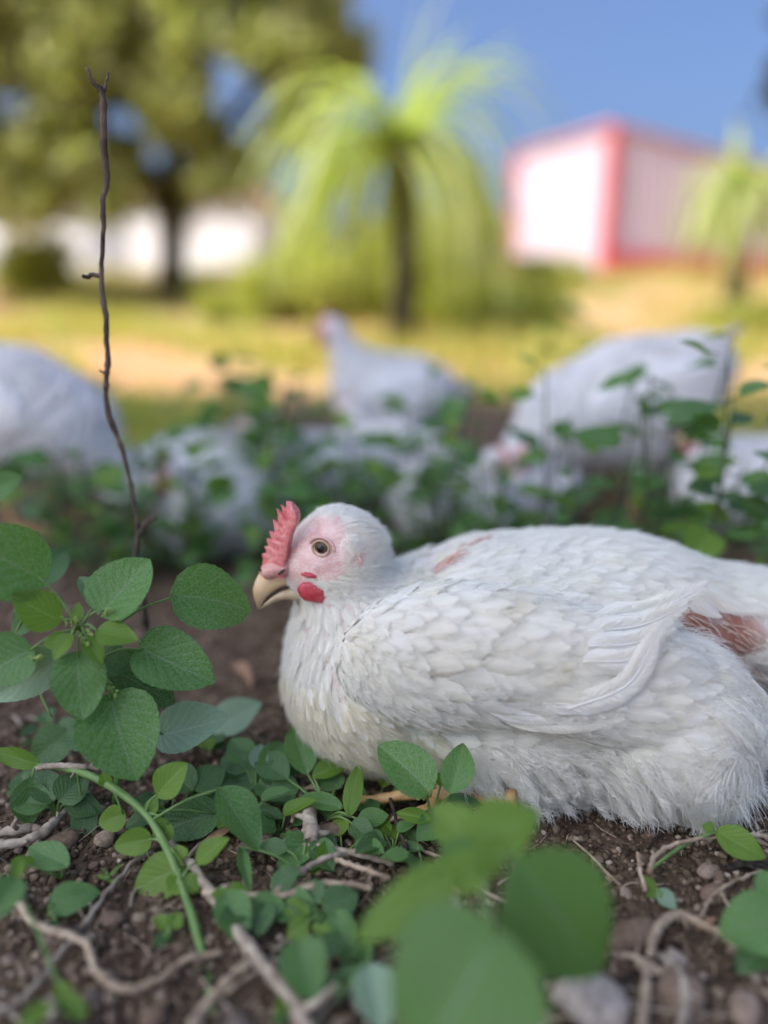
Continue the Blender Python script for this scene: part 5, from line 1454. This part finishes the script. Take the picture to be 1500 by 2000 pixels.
STONE = stone_mat('stone', [(0.0, (0.13, 0.085, 0.058)), (0.35, (0.20, 0.14, 0.10)), (0.6, (0.25, 0.18, 0.13)), (0.85, (0.34, 0.26, 0.20)), (1.0, (0.09, 0.075, 0.07))], 3)
CRUMB = stone_mat('soil_crumb', [(0.0, (0.055, 0.037, 0.024)), (0.5, (0.13, 0.092, 0.062)), (0.85, (0.22, 0.16, 0.112)), (0.97, (0.34, 0.27, 0.20)), (1.0, (0.46, 0.38, 0.30))], 200)
def rock(seed, src=ICO2, ang=0.3):
    rg = np.random.default_rng(seed); V = src[0].copy()
    for _ in range(8):      # chip flat faces
        d = norm(rg.normal(size=3)); h = rg.uniform(0.62, 0.9)
        s_ = V @ d; V = V - d[None] * (np.clip(s_ - h, 0, None) * 0.9)[:, None]
    V *= rg.uniform(0.75, 1.25, 3) * np.array([1, 1, 0.8])
    return V * (1 + ang * 0.12 * rg.normal(size=(len(V), 1)))
rocks = [mesh('pebble', rock(i, ICO2), ICO2[1].copy(), i % 3 != 0) for i in range(8)]
for me in rocks: me.materials.append(STONE)
PALE = stone_mat('pale_stone', [(0.0, (0.42, 0.33, 0.26)), (1.0, (0.50, 0.42, 0.35))], 3)
paler = [mesh('pebble', rock(i + 50, ICO2), ICO2[1].copy(), True) for i in range(3)]
for me in paler: me.materials.append(PALE)
named = [(1160, 1960, 75, 'pale pinkish stone at the bottom edge right of the big blurred leaf', 1), (1395, 1735, 26, 'rounded brown pebble right of the seedling', 0), (1320, 1855, 32, 'chipped tan stone under the bent brown root', 1),
         (1240, 1825, 48, 'large dull brown stone beside the blurred leaf', 0), (215, 1785, 24, 'grey-brown pebble under the thin grey twig', 0), (90, 1955, 42, 'pale blurred stone at the bottom left', 1), (180, 1925, 22, 'dark round pebble inside the curved tan twig', 0),
         (300, 1975, 40, 'dark blurred pebble at the bottom left of the trailing stem', 0), (795, 1775, 22, 'tan stone beside the black root', 1), (1225, 1720, 15, 'flat dark stone left of the seedling', 0), (1330, 1930, 50, 'dull violet brown stone at the lower right', 0),
         (440, 1590, 24, 'tan stone behind the folded leaf', 1), (120, 1630, 34, 'brown stone behind the bark strip', 0), (205, 1625, 26, 'brown angular stone below the dark leaves', 0), (650, 1615, 30, 'red-brown clod beside the grey stump stub', 0), (885, 1745, 26, 'buff stone glimpsed between the blurred leaves', 1), (1460, 1960, 40, 'flat brown stone in the lower right corner', 0), (1105, 1930, 40, 'pinkish stone tucked against the big blurred leaf', 1)]
for i, (px, py, r_, lab, pal) in enumerate(named):
    p0 = atz(px, py, 0.006); k = r_ / pxm(p0)
    o = bpy.data.objects.new('stone', (paler if pal else rocks)[i % (3 if pal else 8)]); COL.objects.link(o)
    o.location = (p0[0], p0[1], gz(p0[0], p0[1]) + k * 0.45); o.scale = (k, k * 0.9, k * 0.75); o.rotation_euler = (R.uniform(-.3, .3), R.uniform(-.3, .3), R.uniform(0, 6))
    tag(o, lab, 'stone')
cnt = 0
while cnt < 280:
    y_ = R.uniform(0.27, 0.62) if R.random() < 0.8 else R.uniform(0.62, 1.1); x_ = R.uniform(-0.56, 0.56) * (y_ + 0.14)
    if -0.09 < x_ < 0.33 and y_ > 0.49 and y_ < 0.7: continue
    s_ = R.choice([R.uniform(0.0026, 0.0050), R.uniform(0.0026, 0.0045), R.uniform(0.004, 0.0075)])
    o = bpy.data.objects.new('pebble', rocks[cnt % 8]); COL.objects.link(o)
    o.location = (x_, y_, gz(x_, y_) + s_ * 0.45); o.scale = (s_, s_, s_ * R.uniform(.6, .9)); o.rotation_euler = (R.uniform(-.4, .4), R.uniform(-.4, .4), R.uniform(0, 6))
    tag(o, 'small brown pebble lying loose on the crumbly soil', 'pebble', 'small pebbles on the soil')
    cnt += 1
# crumbs
nn = 30000
tmpl = [rock(300 + i, ICO1, 0.8) for i in range(6)]
yy = np.concatenate([rng.uniform(0.25, 0.62, nn * 3 // 4), rng.uniform(0.62, 1.3, nn - nn * 3 // 4)]); xx = rng.uniform(-0.58, 0.58, nn) * (yy + 0.14)
ss = 0.0008 + 0.0034 * rng.random(nn) ** 2.4
VV = []; 
for i in range(nn):
    t_ = tmpl[i % 6]; a = rng.uniform(0, 6.28); c_, s2_ = math.cos(a), math.sin(a)
    v = t_ * ss[i]; v = np.stack([v[:, 0] * c_ - v[:, 1] * s2_, v[:, 0] * s2_ + v[:, 1] * c_, v[:, 2]], -1)
    VV.append(v + np.array([xx[i], yy[i], gz(xx[i], yy[i]) + ss[i] * 0.3]))
VV = np.concatenate(VV); k = len(ICO1[0])
FF = (ICO1[1][None] + (np.arange(nn) * k)[:, None, None]).reshape(-1, 3)
tag(obj('soil_crumbs', mesh('soil_crumbs', VV, FF, False), CRUMB), 'fine crumbs of brown soil and grit', None, None, 'stuff')
# thin rootlets and straw
ns_ = 900
sy = rng.uniform(0.27, 1.1, ns_); sx_ = rng.uniform(-0.58, 0.58, ns_) * (sy + 0.14)
mb = MB()
for i in range(ns_):
    a = rng.uniform(0, 3.14); l_ = rng.uniform(0.006, 0.028); d = np.array([math.cos(a), math.sin(a), 0.05 * rng.normal()]) * l_; c = np.array([sx_[i], sy[i], gz(sx_[i], sy[i]) + 0.0025])
    mb.tube(smooth_path([c - d / 2, c + rng.normal(size=3) * 0.002, c + d / 2], 5), [0.0003, 0.00045, 0.0002], 4)
tag(mb.build('straw_litter', TWIG_TAN), 'fine straw and rootlets strewn on the soil', None, None, 'stuff')
# dry brown leaves
DRY = leaf_mat('leaf_dry', (0.20, 0.11, 0.06), (0.34, 0.20, 0.12), (0.4, 0.28, 0.18), 0, 0.1, 0.7, (1.2, 1, .7))
for i, (b_, t_, w_, lab) in enumerate([((455, 1300), (490, 1325), 30, 'orange dry leaf on the soil in front of the hen\'s breast'), ((860, 1735), (900, 1745), 20, 'dry leaf scrap between the blurred leaves'), ((1360, 1815), (1400, 1790), 14, 'pale curled leaf scrap at the right'), ((400, 1650), (455, 1610), 24, 'curled dry leaf under the folded green leaf'), ((1180, 1300), (1215, 1290), 20, '')]):
    if not lab: continue
    pb, pt = atz(*b_, 0.004), atz(*t_, 0.010)
    o = thing('dry_leaf', lab, 'leaf', pb)
    put_leaf(o, pb, pt, w_ / pxm(pb), (0, -0.2, 1), DRY, 'oval')

# ------------------------------------------------------------------ sunlit distance
def foliage(centers, radii, per, lsize, rg, squash=0.8, down=0.0):
    """leaf clumps: many small bent leaves"""
    V = []
    for c, r in zip(centers, radii):
        d = rg.normal(size=(per, 3)) * 0.55 * r; d[:, 2] *= squash
        p = c + d
        a = norm(rg.normal(size=(per, 3)) + np.array([0, 0, -down])); b_ = norm(np.cross(a, rg.normal(size=(per, 3))))
        n_ = np.cross(a, b_); s_ = lsize * rg.uniform(0.6, 1.3, (per, 1))
        q_ = np.stack([p - a * s_, p + b_ * s_ * 0.42 + n_ * s_ * 0.1, p + a * s_, p - b_ * s_ * 0.42 + n_ * s_ * 0.1], 1)
        V.append(q_.reshape(-1, 3))
    V = np.concatenate(V)
    return V, np.arange(len(V)).reshape(-1, 4)
def tree(label, base, trunk_pts, tr, limbs, cents, rads, per, lsize, mat, seed, name='tree', cat='tree', squash=0.8):
    rg = np.random.default_rng(seed); base = np.asarray(base, float)
    o = thing(name, label, cat, base)
    MB().tube(smooth_path(trunk_pts, 12), tr, 12, 0.04, seed).build('trunk', BARK, o, origin=base)
    for lp in limbs: MB().tube(smooth_path(lp, 8), [tr[-1] * 0.8, tr[-1] * 0.3], 8, 0.04).build('limb', BARK, o, origin=base)
    V, Fq = foliage(cents, rads, per, lsize, rg, squash)
    obj('crown', mesh('crown', V - base, Fq, False), mat, o)
    return o
# left tree
TY = 8.0
tb = at(330, 575, TY); tb[2] = gz(tb[0], TY)
rgt = np.random.default_rng(31)
cents, rads = [], []
gaps = [(468, 185, 62), (490, 240, 36), (215, 235, 30), (30, 215, 36), (290, 345, 26), (730, 30, 40)]
for _ in range(4000):
    px, py = rgt.uniform(-420, 700), rgt.uniform(-420, 400)
    if ((px - 130) / 600) ** 2 + ((py + 20) / 440) ** 2 > 1: continue
    if px > 600 and py > 170: continue
    if any((px - a) ** 2 + (py - b_) ** 2 < (r_ + 30) ** 2 for a, b_, r_ in gaps): continue
    Yc = TY + rgt.uniform(-1.5, 1.6)
    cents.append(at(px, py, Yc)); rads.append(rgt.uniform(0.09, 0.30))
    if len(cents) > 700: break
ttop = at(335, 390, TY)
limbs = [[ttop, (ttop + at(*q_, TY)) / 2 + np.array([0, 0, 0.1]), at(*q_, TY + dy)] for q_, dy in (((120, 200), -0.5), ((330, 80), 0.2), ((520, 260), 0.4), ((600, 80), -0.4), ((-50, 100), 0.5), ((220, 300), -0.8))]
tree('large spreading tree with olive leaves and dark trunk before the white building, upper left', tb, [tb - np.array([0, 0, .05]), at(338, 500, TY), ttop], [0.15, 0.12, 0.11], limbs, cents, rads, 150, 0.075, CROWN, 5)
# strap leafed palms
def palm(label, base, top, n, ll, wdt, tr, rg, upn=10, tilt=None, gapf=False):
    base = np.asarray(base, float); top = np.asarray(top, float)
    o = thing('palm', label, 'palm', base)
    MB().tube(smooth_path([base - np.array([0, 0, .03]), (base + top) / 2 + np.array([0.02, 0, 0]), top], 12), [tr * 1.5, tr, tr * 0.9], 12, 0.06).build('trunk', BARK, o, origin=base)
    for i in range(n):
        a = rg.uniform(0, 6.283)
        if gapf and i >= upn and abs(a - 4.71) < 0.42: continue
        el = rg.uniform(0.0, 1.25) if i >= upn else rg.uniform(0.45, 1.45)
        L_ = ll * rg.uniform(0.65, 1.15) * (1.18 if i >= upn else 0.78); drp = (rg.uniform(1.4, 2.3) if i >= upn else rg.uniform(0.1, 1.1))
        d = np.array([math.cos(a) * math.cos(el), math.sin(a) * math.cos(el), math.sin(el)])
        if tilt is not None and i < upn: d = norm(d + tilt)
        t = np.linspace(0, 1, 9)[:, None]
        p = [top + rg.normal(size=3) * 0.03]; dd = d.copy()
        for k in range(8):
            dd = norm(dd + np.array([0, 0, -drp / 8 * 1.6])); p.append(p[-1] + dd * L_ / 8)
        p = np.array(p); T = norm(np.gradient(p, axis=0)); sd = norm(np.cross(T, np.array([0, 0, 1.0]) + rg.normal(size=3) * 0.1))
        w = np.clip(np.sin(np.clip(t * 0.88 + 0.12, 0, 1) * math.pi), 0.02, 1) ** 0.6 * wdt / 2
        nn_ = np.cross(sd, T)
        V = np.stack([p + sd * w + nn_ * w * 0.35, p, p - sd * w + nn_ * w * 0.35], 1).reshape(-1, 3)
        q_ = np.arange(27).reshape(9, 3); Fq = np.stack([q_[:-1, :-1], q_[1:, :-1], q_[1:, 1:], q_[:-1, 1:]], -1).reshape(-1, 4)
        obj('frond', mesh('frond', V - base, Fq), PALM, o)
rgp = np.random.default_rng(41)
pb_ = at(785, 640, 5.0); pb_[2] = gz(pb_[0], 5.0)
palm('palm-like plant with long drooping yellow green leaves on a slim trunk in the middle', pb_, at(780, 275, 5.0), 165, 1.10, 0.048, 0.062, rgp, 18, np.array([0.35, 0, -0.15]), True)
pb_ = at(1440, 560, 7.0); pb_[2] = gz(pb_[0], 7.0)
palm('smaller drooping palm-like plant at the right edge in front of the shed', pb_, at(1448, 375, 7.0), 90, 0.75, 0.06, 0.07, rgp, 8)
# bushes
def bush(label, px, pyt, Y_, rw, mat, seed, lsz=0.05):
    rg = np.random.default_rng(seed); p = at(px, pyt, Y_); z0 = gz(p[0], Y_); h_ = max(p[2] - z0, 0.2)
    base = np.array([p[0], Y_, z0]); cs = [base + np.array([rg.uniform(-rw, rw), rg.uniform(-rw, rw) * 0.6, rg.uniform(0.1, 0.95) * h_ * (1 - 0.3 * rg.random())]) for _ in range(26)]
    o = thing('bush', label, 'bush', base)
    mb = MB()
    for c in cs[:7]: mb.tube([base, c], [0.02, 0.008], 5)
    mb.build('stem', BARK, o, origin=base)
    V, Fq = foliage(cs, [h_ * 0.2 + 0.08] * 26, 90, lsz, rg); V[:, 2] = np.maximum(V[:, 2], z0)
    obj('crown', mesh('crown', V - base, Fq, False), mat, o)
bush('yellow green bush right of the drooping palm\'s trunk, before the shed', 930, 560, 6.2, 0.40, BUSH, 1, 0.06)
bush('low bush at the foot of the shed\'s bright wall', 1075, 505, 9.5, 0.35, BUSH, 2)
bush('yellow green bush left of the drooping palm', 590, 500, 6.4, 0.40, BUSH, 3, 0.06)
bush('olive bush before the white building at the far left', 60, 470, 8.5, 0.30, BUSH, 4)
bush('broad bright bush close behind the drooping palm\'s trunk', 760, 400, 6.6, 0.7, BUSH, 5, 0.07)
bush('low olive bush between the big tree and the palm', 480, 590, 6.5, 0.3, BUSH, 6)
bush('bright bush at the right edge below the small palm', 1490, 600, 5.6, 0.35, BUSH, 7)
bush('low yellow green bush on the rise between palm and shed', 1010, 580, 5.8, 0.3, BUSH, 8)
# sprig of a near tree entering at the right edge
# shed ----------------------------------------------------------
def corr(a, b_, z0, z1, pitch, depth, name, mat, parent, origin, z1b=None):
    z1b = z1 if z1b is None else z1b
    a = np.array(a); b_ = np.array(b_); Ld = np.linalg.norm(b_ - a); t_ = (b_ - a) / Ld; nrm = np.array([t_[1], -t_[0]])
    n = int(Ld / pitch) * 4; V = []
    for i in range(n + 1):
        s_ = i / n * Ld; ph = (i % 4); off = depth if ph in (1, 2) else 0
        p = a + t_ * s_ + nrm * off
        V += [(p[0], p[1], z0), (p[0], p[1], z1 + (z1b - z1) * i / n)]
    Fc = [(2 * i, 2 * i + 2, 2 * i + 3, 2 * i + 1) for i in range(n)]
    mb = MB().add([np.array(v) for v in V], Fc)
    return mb.build(name, mat, parent, smooth=False, origin=origin)
WALLM = simple('shed_sheet', (0.50, 0.41, 0.46), (0.58, 0.49, 0.54), 3, 0.55, 0.3, 0.15, 0.005)
REDM = simple('shed_red_trim', (0.52, 0.08, 0.09), (0.62, 0.14, 0.14), 5, 0.5, 0.3, 0.1, 0.004)
ROOFM = simple('shed_roof', (0.50, 0.20, 0.20), (0.60, 0.30, 0.28), 5, 0.6, 0.3, 0.2, 0.01)
c0 = np.array([3.80, 14.0]); dl = norm(np.array([-1.15, 2.5])); dr = np.array([dl[1], -dl[0]])
lA = c0 + dl * 2.75; rA = c0 + dr * 4.4; far_ = lA + dr * 4.4
zb, zt, zr = 0.90, 3.12, 2.62
so = np.array([c0[0], c0[1], zb])
shed = thing('shed', 'white sheet-metal shed with red corner trims standing on the rise at the right', 'shed', so)
corr(lA, c0, zb, zt, 0.20, 0.03, 'wall', WALLM, shed, so)
corr(c0, rA, zb + .22, zt, 0.20, 0.03, 'wall', WALLM, shed, so, zr)
corr(rA, far_, zb, zr, 0.20, 0.03, 'wall', WALLM, shed, so)
corr(far_, lA, zb, zr, 0.20, 0.03, 'wall', WALLM, shed, so, zt)
def post(p, w_, z0, z1, nm='corner_trim'):
    ang = math.atan2(dr[1], dr[0])
    MB().box((p[0], p[1], (z0 + z1) / 2), (w_, w_, (z1 - z0) / 2), Matrix.Rotation(ang, 3, 'Z')).build(nm, REDM, shed, smooth=False, origin=so)
for p_, zz in ((c0, zt), (lA, zt), (rA, zr), (far_, zr)): post(p_, 0.085, zb - 0.1, zz + 0.02)
def beam(a, b_, z0, z1, th, nm, mat=REDM):
    c = (a + b_) / 2; d = b_ - a
    MB().box((c[0], c[1], (z0 + z1) / 2), (np.linalg.norm(d) / 2, th, (z1 - z0) / 2), Matrix.Rotation(math.atan2(d[1], d[0]), 3, 'Z')).build(nm, mat, shed, smooth=False, origin=so)
beam(c0 - dl * 0.02, rA - dl * 0.02, zb - 0.05, zb + 0.30, 0.09, 'base_beam')
beam(lA, c0, zb - 0.3, zb, 0.06, 'base_beam', WALLM)
beam(c0, rA, zb - 0.3, zb - 0.03, 0.06, 'plinth', simple('plinth_tan', (0.42, 0.30, 0.18), (0.5, 0.38, 0.24), 5, 0.9))
# low hipped roof
ov = 0.12; cc = (c0 + far_) / 2
Rv = []
for p_ in (c0, rA, far_, lA):
    q_ = p_ + norm(p_ - cc) * ov; zz = zt if (p_ is c0 or p_ is lA) else zr; Rv += [np.array([q_[0], q_[1], zz + 0.02]), np.array([q_[0], q_[1], zz + 0.09])]
Rv.append(np.array([cc[0], cc[1], (zt + zr) / 2 + 0.09]))
Fr = [(0, 2, 3, 1), (2, 4, 5, 3), (4, 6, 7, 5), (6, 0, 1, 7), (1, 3, 8), (3, 5, 8), (5, 7, 8), (7, 1, 8), (0, 6, 4, 2)]
MB().add(Rv, Fr).build('roof', ROOFM, shed, smooth=False, origin=so)
# white building far left
bo = np.array([-7.2, 13.5, gz(-5, 13.5)])
bld = thing('white_building', 'long low whitewashed building behind the big tree at the left', 'building', bo)
x0, x1 = at(-260, 500, 13.5)[0], at(497, 500, 13.5)[0]; zt2 = at(300, 375, 13.5)[2]; zb2 = bo[2] - 0.15
WW = simple('whitewash', (0.74, 0.76, 0.80), (0.82, 0.83, 0.86), 1.5, 0.9, 0.1, 0.1, 0.01)
GL = simple('dark_glass', (0.06, 0.07, 0.09), (0.10, 0.11, 0.13), 2, 0.2, 0.5, 0)
MB().box(((x0 + x1) / 2, 15.0, (zb2 + zt2) / 2), ((x1 - x0) / 2, 1.5, (zt2 - zb2) / 2)).build('wall', WW, bld, False, origin=bo)
MB().box(((x0 + x1) / 2, 15.0, zt2 + 0.06), ((x1 - x0) / 2 + 0.2, 1.7, 0.06)).build('roof', ROOFM, bld, False, origin=bo)
for fx in (0.12, 0.40, 0.80):
    xc = x0 + (x1 - x0) * fx
    wf = MB().box((xc, 13.49, zb2 + 1.15), (0.34, 0.03, 0.30)).build('window', WW, bld, False, origin=bo)
    MB().box((xc, 13.455, zb2 + 1.15), (0.28, 0.01, 0.24)).build('pane', GL, wf, False, origin=bo)
xc = x0 + (x1 - x0) * 0.62
dd_ = MB().box((xc, 13.49, zb2 + 0.85), (0.34, 0.02, 0.75)).build('door', simple('door_grey', (0.3, 0.32, 0.36), (0.4, 0.42, 0.45), 3), bld, False, origin=bo)
# sunlit grass and low growth
def blades(n, xr, yr, hr, w_, mat, name, label, rg, clump=0.0):
    y = rg.uniform(*yr, n); x = rg.uniform(*xr, n) * (y + 0.2)
    keep = np.array([fnoise(a, b_, 0.9, 7.7) > clump for a, b_ in zip(x, y)]); x, y = x[keep], y[keep]; n = len(x)
    z = np.array([gz(a, b_) for a, b_ in zip(x, y)]); p = np.stack([x, y, z], -1); h_ = rg.uniform(*hr, (n, 1))
    a = rg.uniform(0, 6.28, n); s_ = np.stack([np.cos(a), np.sin(a), 0 * a], -1); ln_ = rg.normal(size=(n, 3)) * 0.35; ln_[:, 2] = 0
    t1 = p + (np.array([0, 0, 0.55]) + ln_ * 0.3) * h_; t2 = p + (np.array([0, 0, 1.0]) + ln_) * h_
    V = np.stack([p - s_ * w_, p + s_ * w_, t1 + s_ * w_ * 0.8, t2, t1 - s_ * w_ * 0.8], 1).reshape(-1, 3)
    o0 = (np.arange(n) * 5)[:, None]
    Fq = np.concatenate([(np.array([[0, 1, 2, 4]]) + o0)]); F3 = [tuple(r) for r in Fq.tolist()] + [tuple(r) for r in (np.array([[4, 2, 3]]) + o0).tolist()]
    tag(obj(name, mesh(name, V, F3, False), mat), label, None, None, 'stuff')
blades(26000, (-0.75, 0.75), (3.3, 13.0), (0.05, 0.22), 0.010, GRASS, 'grass', 'sunlit yellow green grass in patches on the orange earth', np.random.default_rng(3), 0.05)
blades(5000, (-0.7, 0.7), (1.9, 3.4), (0.03, 0.10), 0.006, GRASS, 'short_grass', 'short grass at the edge of the shade', np.random.default_rng(4), 0.0)
ty_ = 4.6; tbx = at(1800, 500, ty_)[0]; tb2 = np.array([tbx, ty_, gz(tbx, ty_)])
rge = np.random.default_rng(61)
tree('dark leafed small tree reaching in at the upper right edge', tb2, [tb2, tb2 + np.array([0.03, 0, 0.7]), tb2 + np.array([0, 0, 1.4])], [0.05, 0.04, 0.03],
     [[tb2 + np.array([0, 0, 1.2]), tb2 + np.array([-0.4, 0, 1.45]), at(1530, 160, ty_)]], [at(rge.uniform(1540, 2100), rge.uniform(20, 270), ty_ + rge.uniform(-.5, .5)) for _ in range(50)] + [at(1512, 165, ty_), at(1530, 190, ty_), at(1535, 130, ty_)],
     [0.13] * 50 + [0.07] * 3, 60, 0.04, BARKLEAF, 12)
# shade tree the flock rests under (trunk behind the camera, crown overhead)
st0 = np.array([-4.6, -2.6, 0.0])
rgs = np.random.default_rng(51)
cents = []; rads = []
sxv = np.array(to_sun) / to_sun[2]
for _ in range(210):
    gx_, gy_ = rgs.uniform(-1.3, 1.7), rgs.uniform(0.35, 2.7)
    hz = rgs.uniform(5.2, 6.6)
    cents.append(np.array([gx_, gy_, 0]) + sxv * hz); rads.append(rgs.uniform(0.28, 0.5))
tree('broad shade tree overhead whose trunk stands behind the viewer', st0, [st0, st0 + np.array([0.1, 0.1, 2.6]), st0 + np.array([0.2, 0.3, 4.8])], [0.22, 0.17, 0.14],
     [[st0 + np.array([0.2, 0.3, 4.6]), st0 + np.array([dx * 0.5, dy * 0.5, 5.3]), st0 + np.array([dx, dy, 5.9])] for dx, dy in ((1.8, 1.0), (-1.0, 1.6), (0.5, 2.6), (1.5, -0.8), (-1.2, -0.6))],
     cents, rads, 110, 0.11, CROWN2, 9, 'shade_tree')
